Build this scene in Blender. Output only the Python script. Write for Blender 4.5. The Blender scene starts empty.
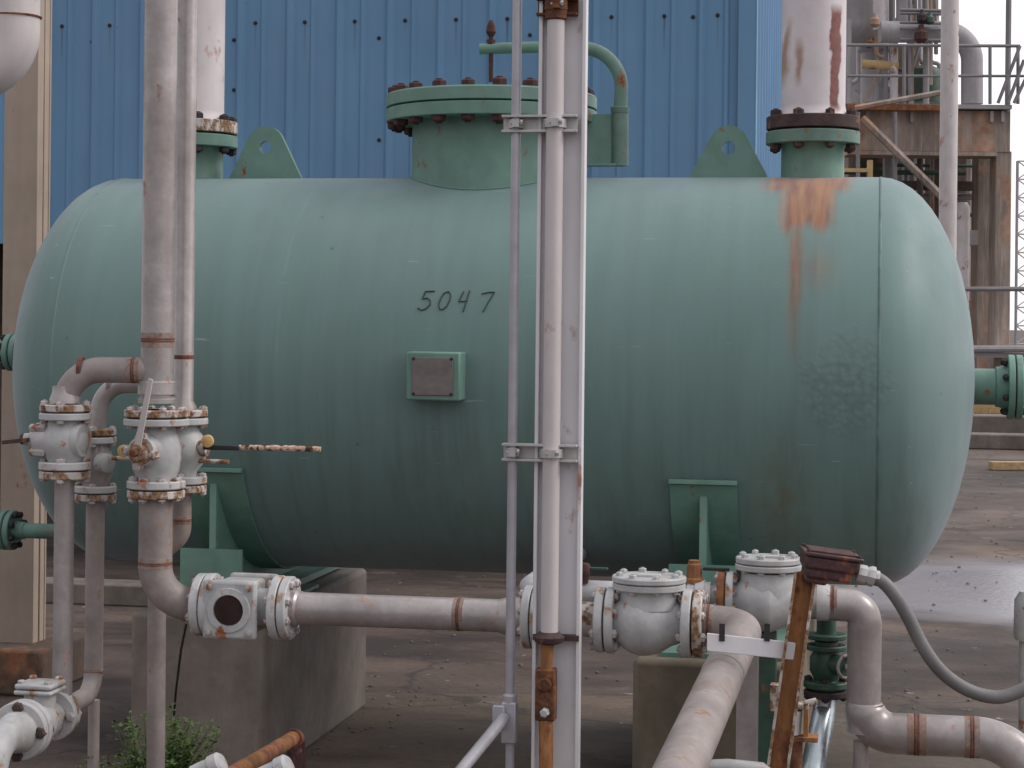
import bpy, math, random
from mathutils import Vector, Matrix
random.seed(7)
R_ = math.radians
# ------------------------------------------------------------------ camera, world, sun, exposure
F = 2000.0; HOR = 320.0; EYE = 1.65; ROLL = R_(0.62)
scn = bpy.context.scene
cd = bpy.data.cameras.new('camera'); cam = bpy.data.objects.new('camera', cd)
scn.collection.objects.link(cam); scn.camera = cam
cd.sensor_width = 36; cd.lens = 36*F/1024; cd.shift_y = -(384-HOR)/1024
cd.clip_start = 0.1; cd.clip_end = 2000
cam.location = (0, 0, EYE); cam.rotation_euler = (R_(90), -ROLL, 0)

SUN_AZ, SUN_EL = R_(90), R_(42)      # azimuth from +Y clockwise: right and a little in front of the tank
w = bpy.data.worlds.new("World"); scn.world = w; w.use_nodes = True
nt = w.node_tree; nt.nodes.clear()
wo = nt.nodes.new('ShaderNodeOutputWorld')
sky = nt.nodes.new('ShaderNodeTexSky'); sky.sky_type = 'NISHITA'; sky.sun_disc = False
sky.sun_elevation = SUN_EL; sky.sun_rotation = SUN_AZ; sky.dust_density = 4; sky.air_density = 1
b1 = nt.nodes.new('ShaderNodeBackground'); b1.inputs['Strength'].default_value = 0.09
nt.links.new(sky.outputs[0], b1.inputs['Color'])
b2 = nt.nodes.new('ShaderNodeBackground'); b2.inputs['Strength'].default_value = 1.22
tc = nt.nodes.new('ShaderNodeTexCoord'); mp = nt.nodes.new('ShaderNodeMapping'); mp.inputs['Scale'].default_value = (1, 1, 2.6)
nz = nt.nodes.new('ShaderNodeTexNoise'); nz.inputs['Scale'].default_value = 2.2; nz.inputs['Detail'].default_value = 6
cr = nt.nodes.new('ShaderNodeValToRGB')
cr.color_ramp.elements[0].position = .3; cr.color_ramp.elements[0].color = (.86, .86, .90, 1)
cr.color_ramp.elements[1].position = .62; cr.color_ramp.elements[1].color = (1.0, .985, 1.0, 1)
nt.links.new(tc.outputs['Generated'], mp.inputs['Vector']); nt.links.new(mp.outputs[0], nz.inputs['Vector'])
nt.links.new(nz.outputs[0], cr.inputs[0])
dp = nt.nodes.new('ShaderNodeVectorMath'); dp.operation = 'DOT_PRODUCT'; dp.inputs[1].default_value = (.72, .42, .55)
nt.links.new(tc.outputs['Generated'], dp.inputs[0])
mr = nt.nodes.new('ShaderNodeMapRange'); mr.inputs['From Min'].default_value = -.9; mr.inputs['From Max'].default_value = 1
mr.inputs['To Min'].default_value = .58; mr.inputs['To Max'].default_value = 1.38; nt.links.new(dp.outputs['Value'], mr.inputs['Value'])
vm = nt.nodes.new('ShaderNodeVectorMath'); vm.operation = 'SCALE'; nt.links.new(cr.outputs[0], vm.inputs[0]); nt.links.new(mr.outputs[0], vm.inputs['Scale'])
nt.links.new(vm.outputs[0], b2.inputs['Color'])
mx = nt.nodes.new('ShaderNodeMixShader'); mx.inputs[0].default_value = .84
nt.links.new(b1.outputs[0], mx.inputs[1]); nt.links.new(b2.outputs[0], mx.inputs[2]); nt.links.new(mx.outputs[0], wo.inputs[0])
sl = bpy.data.lights.new('sun', 'SUN'); so = bpy.data.objects.new('sun', sl); scn.collection.objects.link(so)
sl.energy = 1.45; sl.angle = R_(22); sl.color = (1, .95, .9)
sd = Vector((math.sin(SUN_AZ)*math.cos(SUN_EL), math.cos(SUN_AZ)*math.cos(SUN_EL), math.sin(SUN_EL)))
so.rotation_euler = sd.to_track_quat('Z', 'Y').to_euler(); so.location = (6, -4, 9)
scn.view_settings.view_transform = 'Standard'; scn.view_settings.look = 'None'
scn.view_settings.exposure = -0.07; scn.view_settings.gamma = 1

# ------------------------------------------------------------------ frames
TH = R_(10.4)
D = Vector((math.cos(TH), -math.sin(TH), 0)); N = Vector((math.sin(TH), math.cos(TH), 0)); Z = Vector((0, 0, 1))
def T(s, p, z): return N*p + D*s + Z*z            # yard frame: s along the tank, p away from the viewer, z up
def W(px, py, Y):                                   # photo measurement at a known distance
    u, v = px-512, HOR-py; c, s = math.cos(ROLL), math.sin(ROLL)
    return Vector(((u*c - v*s)*Y/F, Y, EYE + (u*s + v*c)*Y/F))
def S(px, p, py=320):                               # the s coordinate of the plane p at image column px
    q = W(px, py, 1.0); k = p/(q.x*N.x+q.y*N.y); return (q.x*D.x+q.y*D.y)*k
def TP(px, py, p):                                  # point of the plane p seen at (px,py)
    q = W(px, py, 1.0) - Vector((0, 0, EYE)); k = p/q.dot(N); return q*k + Vector((0, 0, EYE))

# ------------------------------------------------------------------ materials
def mat(name, base, rough=.6, metal=0, var=.12, vscale=6, streak=0, rust=0, rscale=9, rcol=(.16, .055, .02), rcol2=None,
        grime=0, gcol=(.05, .04, .035), bump=.1, bscale=60, spec=.5, extra=None, stretch=(1, 1, 1), sst=(1, 1, .06), sheen=0):
    m = bpy.data.materials.new(name); m.use_nodes = True; t = m.node_tree; n = t.nodes; L = t.links
    bs = n['Principled BSDF']; bs.inputs['Roughness'].default_value = rough; bs.inputs['Metallic'].default_value = metal
    bs.inputs['Specular IOR Level'].default_value = spec
    if sheen: bs.inputs['Sheen Weight'].default_value = sheen; bs.inputs['Sheen Roughness'].default_value = .5; bs.inputs['Sheen Tint'].default_value = (.85, .8, .95, 1)
    co = n.new('ShaderNodeTexCoord').outputs['Object']
    def noise(scale, detail=5, st=(1, 1, 1), off=0):
        mpp = n.new('ShaderNodeMapping'); mpp.inputs['Scale'].default_value = st; mpp.inputs['Location'].default_value = (off, off*.7, off*1.3)
        L.new(co, mpp.inputs['Vector']); x = n.new('ShaderNodeTexNoise'); x.inputs['Scale'].default_value = scale; x.inputs['Detail'].default_value = detail
        x.inputs['Roughness'].default_value = .6
        L.new(mpp.outputs[0], x.inputs['Vector']); return x.outputs[0]
    def ramp(src, a, b, lo=0, hi=1):
        x = n.new('ShaderNodeMapRange'); x.inputs['From Min'].default_value = a; x.inputs['From Max'].default_value = b
        x.inputs['To Min'].default_value = lo; x.inputs['To Max'].default_value = hi; L.new(src, x.inputs['Value']); return x.outputs[0]
    def mixc(f, c1, c2, mode='MIX'):
        x = n.new('ShaderNodeMix'); x.data_type = 'RGBA'; x.blend_type = mode; x.clamp_factor = True
        for s, v in ((x.inputs[0], f), (x.inputs[6], c1), (x.inputs[7], c2)):
            if isinstance(v, (int, float)): s.default_value = v
            elif isinstance(v, tuple): s.default_value = (*v, 1) if len(v) == 3 else v
            else: L.new(v, s)
        return x.outputs[2]
    def math_(op, a, b=0, c=0):
        x = n.new('ShaderNodeMath'); x.operation = op; x.use_clamp = False
        for i, v in enumerate((a, b, c)):
            if isinstance(v, (int, float)): x.inputs[i].default_value = v
            else: L.new(v, x.inputs[i])
        return x.outputs[0]
    dark = tuple(c*(1-var*2) for c in base); lite = tuple(min(1, c*(1+var)) for c in base)
    col = mixc(ramp(noise(vscale, 6, stretch), .3, .7), dark, lite)
    col = mixc(ramp(noise(vscale*7, 4, stretch, 3), .35, .75, 0, var*2.2), col, dark)
    if streak:
        s1 = ramp(noise(14, 5, sst, 1), .42, .75, 0, streak)
        col = mixc(s1, col, tuple(c*.55 for c in base))
        s2 = ramp(noise(23, 5, sst, 5), .5, .8, 0, streak*.8)
        col = mixc(s2, col, lite)
    H = dict(n=n, L=L, co=co, noise=noise, ramp=ramp, mixc=mixc, math=math_, t=t)
    if grime:
        col = mixc(math_('MULTIPLY', ramp(noise(5, 7, (1, 1, .5), 9), .5, .68), grime), col, gcol)
    if extra: col = extra(H, col)
    rf = None
    if rust:
        base_n = noise(rscale, 8, (1, 1, .7), 17)
        lo = .66 - rust*.36
        rf = ramp(base_n, lo, lo+.07)
        rc = mixc(ramp(noise(rscale*3, 5, (1, 1, 1), 4), .35, .7), rcol, rcol2 or tuple(min(1, c*2.1) for c in rcol))
        col = mixc(rf, col, rc)
        rr = n.new('ShaderNodeMix'); rr.inputs[2].default_value = rough; rr.inputs[3].default_value = .9
        L.new(rf, rr.inputs[0]); L.new(rr.outputs[0], bs.inputs['Roughness'])
    else:
        L.new(ramp(noise(vscale*2, 5, stretch, 8), .3, .7, max(0, rough-.1), min(1, rough+.12)), bs.inputs['Roughness'])
    L.new(col, bs.inputs['Base Color'])
    if bump:
        b = n.new('ShaderNodeBump'); b.inputs['Strength'].default_value = bump; b.inputs['Distance'].default_value = .004
        h = noise(bscale, 4)
        if H.get('bump'): h = math_('ADD', h, H['bump'])
        L.new(h, b.inputs['Height']); L.new(b.outputs[0], bs.inputs['Normal'])
    return m

def gpt_(px, py):
    q = W(px, py, 1.0); k = EYE/(EYE-q.z); return Vector((q.x*k, q.y*k, 0))
TX = 1.46   # offset between s and tank-local x
def tank_extra(H, col):
    n, L, mixc, ramp, noise, M = H['n'], H['L'], H['mixc'], H['ramp'], H['noise'], H['math']
    sp = n.new('ShaderNodeSeparateXYZ'); L.new(H['co'], sp.inputs[0]); x, y, z = sp.outputs
    def band(v, c, hw, soft):   # 1 inside |v-c|<hw
        d = M('ABSOLUTE', M('SUBTRACT', v, c)); return ramp(d, hw+soft, hw-soft)
    wob = M('MULTIPLY', M('SUBTRACT', noise(9, 5, (1, .1, .12), 2), .5), .10)
    xw = M('ADD', x, wob)
    # rust run below the right top nozzle
    c = TX-.25
    fray = M('MULTIPLY', M('SUBTRACT', noise(24, 4, (1, .05, .05), 31), .5), .12)
    up = M('MULTIPLY', band(xw, c, .088, .03), ramp(M('ADD', z, fray), 1.95, 2.0, .0, 1))
    collar = M('MULTIPLY', band(xw, c, .145, .03), ramp(z, 2.10, 2.14))
    run = M('MULTIPLY', M('MULTIPLY', band(xw, c-.035, .017, .012), ramp(z, 1.50, 1.72)), ramp(noise(12, 4, (1, .3, .3), 8), .36, .55, .5, 1))
    blot = M('MULTIPLY', band(xw, c+.03, .06, .05), M('MULTIPLY', band(z, 1.84, .05, .06), .4))
    front = ramp(y, .1, -.05)
    m1 = M('MULTIPLY', M('MAXIMUM', M('MAXIMUM', up, collar), M('MAXIMUM', run, blot)), front)
    m1 = M('MULTIPLY', m1, ramp(noise(30, 6, (1, .08, .08), 6), .25, .55, .85, 1))
    rc = mixc(ramp(noise(30, 5, (1, .08, .08), 3), .35, .65), (.17, .065, .035), (.34, .16, .065))
    col = mixc(m1, col, rc)
    # faint brown runs low on the shell
    m2 = M('MULTIPLY', M('MULTIPLY', band(xw, TX-.33, .09, .07), band(z, 1.02, .2, .14)), ramp(noise(30, 4, (1, 1, .05), 12), .4, .7, .2, .75))
    col = mixc(m2, col, (.13, .10, .045))
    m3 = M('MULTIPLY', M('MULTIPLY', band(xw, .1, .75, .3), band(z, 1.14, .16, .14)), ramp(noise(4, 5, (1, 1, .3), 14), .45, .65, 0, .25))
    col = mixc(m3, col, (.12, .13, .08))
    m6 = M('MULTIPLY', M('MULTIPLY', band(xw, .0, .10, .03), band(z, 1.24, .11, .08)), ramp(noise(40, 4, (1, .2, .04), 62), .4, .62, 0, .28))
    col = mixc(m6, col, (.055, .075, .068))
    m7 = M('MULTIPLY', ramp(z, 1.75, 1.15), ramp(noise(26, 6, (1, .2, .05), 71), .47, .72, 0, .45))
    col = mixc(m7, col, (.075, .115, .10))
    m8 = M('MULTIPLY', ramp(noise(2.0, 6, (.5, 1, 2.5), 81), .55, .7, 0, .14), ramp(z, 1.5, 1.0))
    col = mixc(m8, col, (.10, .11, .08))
    sc1 = ramp(noise(60, 2, (.08, 1, 1.2), 91), .735, .75, 0, .5)
    col = mixc(sc1, col, (.36, .42, .40))
    # chalky patches
    col = mixc(ramp(noise(2.3, 5, (1, 1, .8), 21), .48, .7, 0, .07), col, (.27, .31, .34))
    # red nick on the crest beside the hatch
    d = n.new('ShaderNodeVectorMath'); d.operation = 'DISTANCE'; L.new(H['co'], d.inputs[0]); d.inputs[1].default_value = (TX-1.02, -.02, 2.19)
    m4 = M('MULTIPLY', ramp(d.outputs['Value'], .09, .03), ramp(noise(30, 4), .4, .55))
    col = mixc(m4, col, (.3, .09, .08))
    # scattered chips
    vo = n.new('ShaderNodeTexVoronoi'); vo.inputs['Scale'].default_value = 5.5; L.new(H['co'], vo.inputs['Vector'])
    col = mixc(M('MULTIPLY', ramp(vo.outputs['Distance'], .05, .03), .55), col, (.06, .08, .08))
    # scratches (pale vertical rub marks)
    m5 = M('MULTIPLY', band(M('ADD', x, M('MULTIPLY', wob, .2)), -.62, .006, .004), M('MULTIPLY', ramp(z, 1.3, 1.6), ramp(noise(14, 4, (1, 1, .6), 40), .45, .6)))
    col = mixc(M('MULTIPLY', m5, .07), col, (.5, .56, .56))
    # blistered paint patch
    d2 = n.new('ShaderNodeVectorMath'); d2.operation = 'DISTANCE'; L.new(H['co'], d2.inputs[0]); d2.inputs[1].default_value = (TX-.11, -.72, 1.44)
    msk = ramp(M('ADD', d2.outputs['Value'], M('MULTIPLY', M('SUBTRACT', noise(6, 4), .5), .25)), .17, .1)
    vb = n.new('ShaderNodeTexVoronoi'); vb.inputs['Scale'].default_value = 48; vb.feature = 'SMOOTH_F1'; L.new(H['co'], vb.inputs['Vector'])
    H['bump'] = M('ADD', M('MULTIPLY', M('MULTIPLY', vb.outputs['Distance'], msk), 6.0), M('MULTIPLY', noise(1.6, 2, (1, 1, 1), 50), 1.2))
    col = mixc(M('MULTIPLY', msk, ramp(vb.outputs['Distance'], .3, .6, 0, .22)), col, (.05, .065, .065))
    return col
GREEN = (.128, .218, .204)
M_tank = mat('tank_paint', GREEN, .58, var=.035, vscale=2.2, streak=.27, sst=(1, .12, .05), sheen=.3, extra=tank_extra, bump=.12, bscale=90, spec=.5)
M_seam = mat('seam_paint', (.105, .178, .168), .5, var=.2, vscale=10)
M_green = mat('green_paint', (.14, .26, .215), .5, var=.1, vscale=9, grime=.25, rust=.1, rscale=14)
M_greenrust = mat('green_paint_chipped', (.13, .22, .185), .55, var=.14, vscale=12, grime=.35, rust=.16, rscale=22)
M_darkgreen = mat('dark_green_paint', (.036, .085, .062), .5, var=.2, vscale=14, grime=.4, rust=.12, rscale=20)
M_pipe = mat('pipe_grey', (.385, .345, .34), .34, metal=.3, var=.16, vscale=9, grime=.55, gcol=(.19, .15, .13), rust=.12, rscale=13, rcol=(.26, .15, .12), bump=.15)
M_pipe2 = mat('pipe_stained', (.31, .265, .255), .5, var=.2, vscale=7, grime=.75, gcol=(.22, .155, .125), rust=.14, rscale=16, rcol=(.22, .13, .08), rcol2=(.33, .22, .15), bump=.15)
M_pipewhite = mat('pipe_white_flaking', (.56, .51, .515), .55, var=.08, vscale=8, grime=.2, gcol=(.3, .24, .21), rust=.16, rscale=4.5, rcol=(.22, .075, .04), bump=.12, stretch=(1, 1, .4))
M_white = mat('valve_white', (.45, .45, .455), .5, var=.14, vscale=14, grime=.85, gcol=(.24, .215, .19), rust=.16, rscale=18, rcol=(.20, .075, .03))
M_whiterust = mat('white_rusted', (.55, .50, .48), .6, var=.14, vscale=18, grime=.4, gcol=(.25, .16, .10), rust=.62, rscale=30, rcol=(.09, .045, .03), rcol2=(.42, .25, .14))
M_flange = mat('flange_white', (.48, .475, .485), .5, var=.12, vscale=14, grime=.6, gcol=(.3, .25, .22), rust=.28, rscale=18, rcol=(.22, .10, .05), rcol2=(.5, .33, .22))
M_boltw = mat('bolt_painted', (.46, .42, .42), .6, var=.2, vscale=30, rust=.36, rscale=40)
M_rust = mat('rust', (.15, .055, .03), .9, var=.35, vscale=14, rust=.45, rscale=14, rcol=(.07, .028, .02), rcol2=(.28, .11, .04), bump=.4)
M_orange = mat('rust_orange', (.36, .155, .06), .85, var=.32, vscale=12, rust=.5, rscale=11, rcol=(.12, .05, .03), rcol2=(.3, .11, .05), bump=.35, stretch=(1, 1, .3))
M_rustred = mat('bolt_rust_red', (.085, .032, .032), .85, var=.3, vscale=30, rust=.3, rscale=30, rcol=(.05, .025, .025), bump=.3)
M_boltdark = mat('bolt_dark', (.045, .03, .032), .8, var=.3, vscale=30, bump=.3)
M_darkrust = mat('dark_rusty_flange', (.075, .045, .042), .85, var=.3, vscale=22, rust=.2, rscale=20, rcol=(.2, .08, .04), bump=.3)
M_weld = mat('weld_rust', (.20, .075, .055), .8, var=.35, vscale=20, rust=.3, rscale=26, rcol=(.10, .04, .03), bump=.5)
M_tint = mat('burnt_paint', (.30, .235, .21), .6, var=.2, vscale=20, grime=.8, gcol=(.2, .12, .09), rust=.45, rscale=34, rcol=(.2, .10, .07), rcol2=(.3, .2, .15), bump=.3)
M_black = mat('black_iron', (.025, .022, .022), .6, var=.3, vscale=20)
M_flaky = mat('black_iron_flaking', (.05, .035, .03), .8, var=.3, vscale=20, rust=.55, rscale=40, rcol=(.42, .2, .12), rcol2=(.75, .62, .5), bump=.5)
M_yellow = mat('yellow_cap', (.8, .52, .22), .6, var=.15, vscale=30, grime=.3)
M_box = mat('box_dark_red', (.07, .027, .03), .45, var=.3, vscale=16, rust=.3, rscale=12, rcol=(.17, .06, .035), bump=.25)
M_conduit = mat('conduit_grey', (.40, .39, .43), .42, metal=.35, var=.1, vscale=10, grime=.2, gcol=(.25, .2, .2))
M_flex = mat('flexible_conduit_grey', (.17, .16, .165), .55, var=.12, vscale=10, grime=.3)
M_steel = mat('steel_bright', (.5, .55, .6), .28, metal=.8, var=.1, vscale=8, grime=.4, gcol=(.08, .13, .12))
M_column = mat('column_paint', (.73, .71, .74), .5, var=.07, vscale=5, streak=.12, grime=.2, gcol=(.34, .30, .29), rust=.10, rscale=5, rcol=(.26, .14, .11), stretch=(1, 1, .4))
M_beige = mat('beige_column', (.40, .315, .255), .6, var=.1, vscale=3, streak=.25, grime=.25, gcol=(.22, .15, .12), rust=.05, rscale=6)
M_cream = mat('galvanised', (.50, .48, .48), .45, metal=.4, var=.12, vscale=14, grime=.3, gcol=(.22, .18, .16), rust=.1, rscale=20)
M_glass = mat('sight_glass', (.035, .018, .016), .12, var=.3, vscale=14, bump=0)
M_plate = mat('nameplate_metal', (.20, .175, .17), .4, metal=.5, var=.12, vscale=20, bump=.1)
M_marker = mat('black_marker', (.045, .065, .06), .8, var=.2, bump=0)
def conc_extra(H, col):
    return H['mixc'](H['ramp'](H['noise'](3, 6, (1, 1, .12), 6), .5, .72, 0, .6), col, (.07, .06, .05))
M_conc = mat('concrete', (.20, .168, .148), .9, var=.2, vscale=4, grime=.35, gcol=(.09, .08, .065), bump=.5, bscale=30, streak=.2, extra=conc_extra)
M_conc2 = mat('concrete_tan', (.185, .155, .115), .9, var=.2, vscale=5, grime=.35, gcol=(.10, .10, .07), bump=.5, bscale=30, streak=.2, extra=conc_extra)
M_plinth = mat('plinth_rusty', (.13, .085, .065), .9, var=.3, vscale=4, grime=.4, rust=.3, rscale=4, rcol=(.16, .07, .035), bump=.5, bscale=30)
def blue_extra(H, col):
    n, L, M = H['n'], H['L'], H['math']
    a = H['ramp'](H['noise'](7, 4, (1, 1, .04), 2), .5, .75, 0, .35)
    col = H['mixc'](a, col, (.09, .185, .32))
    sp = n.new('ShaderNodeSeparateXYZ'); L.new(H['co'], sp.inputs[0]); x, y, z = sp.outputs
    off = 3-((-.80-S(456, 12.4, 22)) % .331)
    q = M('ABSOLUTE', M('SUBTRACT', M('MODULO', M('ADD', M('SUBTRACT', off, x), .331*8.5), .331), .1655))
    dr = M('MULTIPLY', H['ramp'](q, .010, .003), M('MULTIPLY', H['ramp'](z, 3.27, 3.5), H['ramp'](z, 3.56, 3.55)))
    col = H['mixc'](M('MULTIPLY', dr, M('MULTIPLY', H['ramp'](H['noise'](3, 2, (1, 1, .2), 11), .35, .6), .7)), col, (.035, .06, .09))
    return H['mixc'](H['ramp'](H['noise'](1.1, 3, (1, 1, .5), 7), .45, .7, 0, .18), col, (.16, .22, .34))
M_blue = mat('blue_siding', (.125, .262, .43), .55, var=.05, vscale=1.4, streak=.16, extra=blue_extra, bump=.05)
M_struct = mat('structure_rusty', (.45, .36, .31), .85, var=.34, vscale=1.2, streak=.7, rust=.34, rscale=1.3, rcol=(.27, .15, .10), rcol2=(.48, .32, .24), bump=.2, stretch=(1, 1, .25))
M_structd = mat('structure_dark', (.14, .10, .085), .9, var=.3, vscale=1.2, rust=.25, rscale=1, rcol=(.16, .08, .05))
M_vessel = mat('vessel_grey', (.36, .34, .355), .6, var=.14, vscale=1, grime=.3, gcol=(.2, .16, .15), streak=.3)
M_rail = mat('rail_grey', (.21, .20, .215), .6, var=.1, vscale=2)
M_wood = mat('wood_plank', (.48, .33, .17), .8, var=.2, vscale=6, stretch=(1, 6, 6))
M_yellowsteel = mat('yellow_steel', (.55, .38, .18), .7, var=.15, vscale=2, rust=.2, rscale=3)
M_leaf = mat('weed_leaf', (.13, .24, .045), .6, var=.45, vscale=40, bump=0)
M_stem = mat('weed_stem', (.10, .12, .04), .7)
WETC = tuple(gpt_(1015, 582))
def ground_mat(name, a, b, wet=0):
    m = bpy.data.materials.new(name); m.use_nodes = True; t = m.node_tree; n = t.nodes; L = t.links; bs = n['Principled BSDF']
    g = n.new('ShaderNodeTexCoord').outputs['Object']
    def noise(sc, st, det=8, off=0):
        q = n.new('ShaderNodeMapping'); q.inputs['Scale'].default_value = st; q.inputs['Location'].default_value = (off, off, 0)
        L.new(g, q.inputs['Vector']); x = n.new('ShaderNodeTexNoise'); x.inputs['Scale'].default_value = sc; x.inputs['Detail'].default_value = det; x.inputs['Roughness'].default_value = .62
        L.new(q.outputs[0], x.inputs['Vector']); return x.outputs[0]
    def rp(s, p0, p1, c0, c1):
        x = n.new('ShaderNodeValToRGB'); e = x.color_ramp.elements; e[0].position = p0; e[1].position = p1; e[0].color = (*c0, 1); e[1].color = (*c1, 1); L.new(s, x.inputs[0]); return x.outputs[0]
    def mixf(f, c1, c2):
        x = n.new('ShaderNodeMix'); x.data_type = 'RGBA'; L.new(f, x.inputs[0]); L.new(c1, x.inputs[6]); x.inputs[7].default_value = (*c2, 1); return x.outputs[2]
    c = rp(noise(.55, (.6, 1, 1)), .4, .6, a, b)
    c = mixf(rp(noise(1.1, (.55, 1, 1), 8, 7), .48, .6, (0, 0, 0), (.8, .8, .8)), c, tuple(x*.45 for x in a))
    c = mixf(rp(noise(2.4, (1, .8, 1), 8, 13), .62, .72, (0, 0, 0), (.45, .45, .45)), c, (.30, .255, .235))
    c = mixf(rp(noise(30, (1, 1, 1), 4, 3), .45, .7, (0, 0, 0), (.4, .4, .4)), c, tuple(x*.5 for x in a))
    c = mixf(rp(noise(.35, (1, 1, 1), 4, 21), .56, .72, (0, 0, 0), (.7, .7, .7)), c, (.23, .15, .115))
    # cracks and specks
    vz = n.new('ShaderNodeTexVoronoi'); vz.feature = 'DISTANCE_TO_EDGE'; vz.inputs['Scale'].default_value = .55
    wv = n.new('ShaderNodeVectorMath'); wv.operation = 'ADD'; nn2 = n.new('ShaderNodeTexNoise'); nn2.inputs['Scale'].default_value = 1.7; nn2.inputs['Detail'].default_value = 6
    L.new(g, nn2.inputs['Vector']); L.new(g, wv.inputs[0]); L.new(nn2.outputs['Color'], wv.inputs[1]); L.new(wv.outputs[0], vz.inputs['Vector'])
    c = mixf(rp(vz.outputs['Distance'], .003, .012, (.75,)*3, (0, 0, 0)), c, (.035, .028, .025))
    c = mixf(rp(noise(9, (1, 1, 1), 3, 33), .68, .73, (0, 0, 0), (.6,)*3), c, (.36, .31, .29))
    c = mixf(rp(noise(13, (1, 1, 1), 3, 43), .66, .72, (0, 0, 0), (.7,)*3), c, (.03, .025, .022))
    # wet patch: smoother, with the lilac sky reflection also painted into its colour
    dd_ = n.new('ShaderNodeVectorMath'); dd_.operation = 'SUBTRACT'; L.new(g, dd_.inputs[0]); dd_.inputs[1].default_value = WETC
    sc_ = n.new('ShaderNodeVectorMath'); sc_.operation = 'MULTIPLY'; L.new(dd_.outputs[0], sc_.inputs[0]); sc_.inputs[1].default_value = (.27, .50, 1)
    ln_ = n.new('ShaderNodeVectorMath'); ln_.operation = 'LENGTH'; L.new(sc_.outputs[0], ln_.inputs[0])
    ad_ = n.new('ShaderNodeMath'); ad_.operation = 'MULTIPLY_ADD'; L.new(noise(1.1, (.6, 1, 1), 6, 15), ad_.inputs[0]); ad_.inputs[1].default_value = .55; L.new(ln_.outputs['Value'], ad_.inputs[2])
    wet_ = rp(ad_.outputs[0], 1.02, 1.32, (1,)*3, (0,)*3) if False else None
    wm = n.new('ShaderNodeMapRange'); wm.inputs['From Min'].default_value = 1.42; wm.inputs['From Max'].default_value = 1.05; L.new(ad_.outputs[0], wm.inputs['Value'])
    wet_ = wm.outputs[0]
    c = mixf(wet_, c, (.22, .21, .245))
    L.new(c, bs.inputs['Base Color'])
    bs.inputs['Roughness'].default_value = .85
    rr = rp(noise(.8, (1, 1, 1), 5, 5), .4, .7, (.9,)*3, (.62-.35*wet,)*3); rm = n.new('ShaderNodeMix'); L.new(wet_, rm.inputs[0]); L.new(rr, rm.inputs[2]); rm.inputs[3].default_value = .22; L.new(rm.outputs[0], bs.inputs['Roughness'])
    bp = n.new('ShaderNodeBump'); bp.inputs['Strength'].default_value = .35; bp.inputs['Distance'].default_value = .01
    L.new(noise(22, (1, 1, 1), 6, 1), bp.inputs['Height']); L.new(bp.outputs[0], bs.inputs['Normal'])
    return m
M_ground = ground_mat('yard_concrete', (.048, .035, .030), (.135, .094, .076))
M_slab = ground_mat('yard_slab', (.085, .062, .046), (.165, .118, .085))

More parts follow.
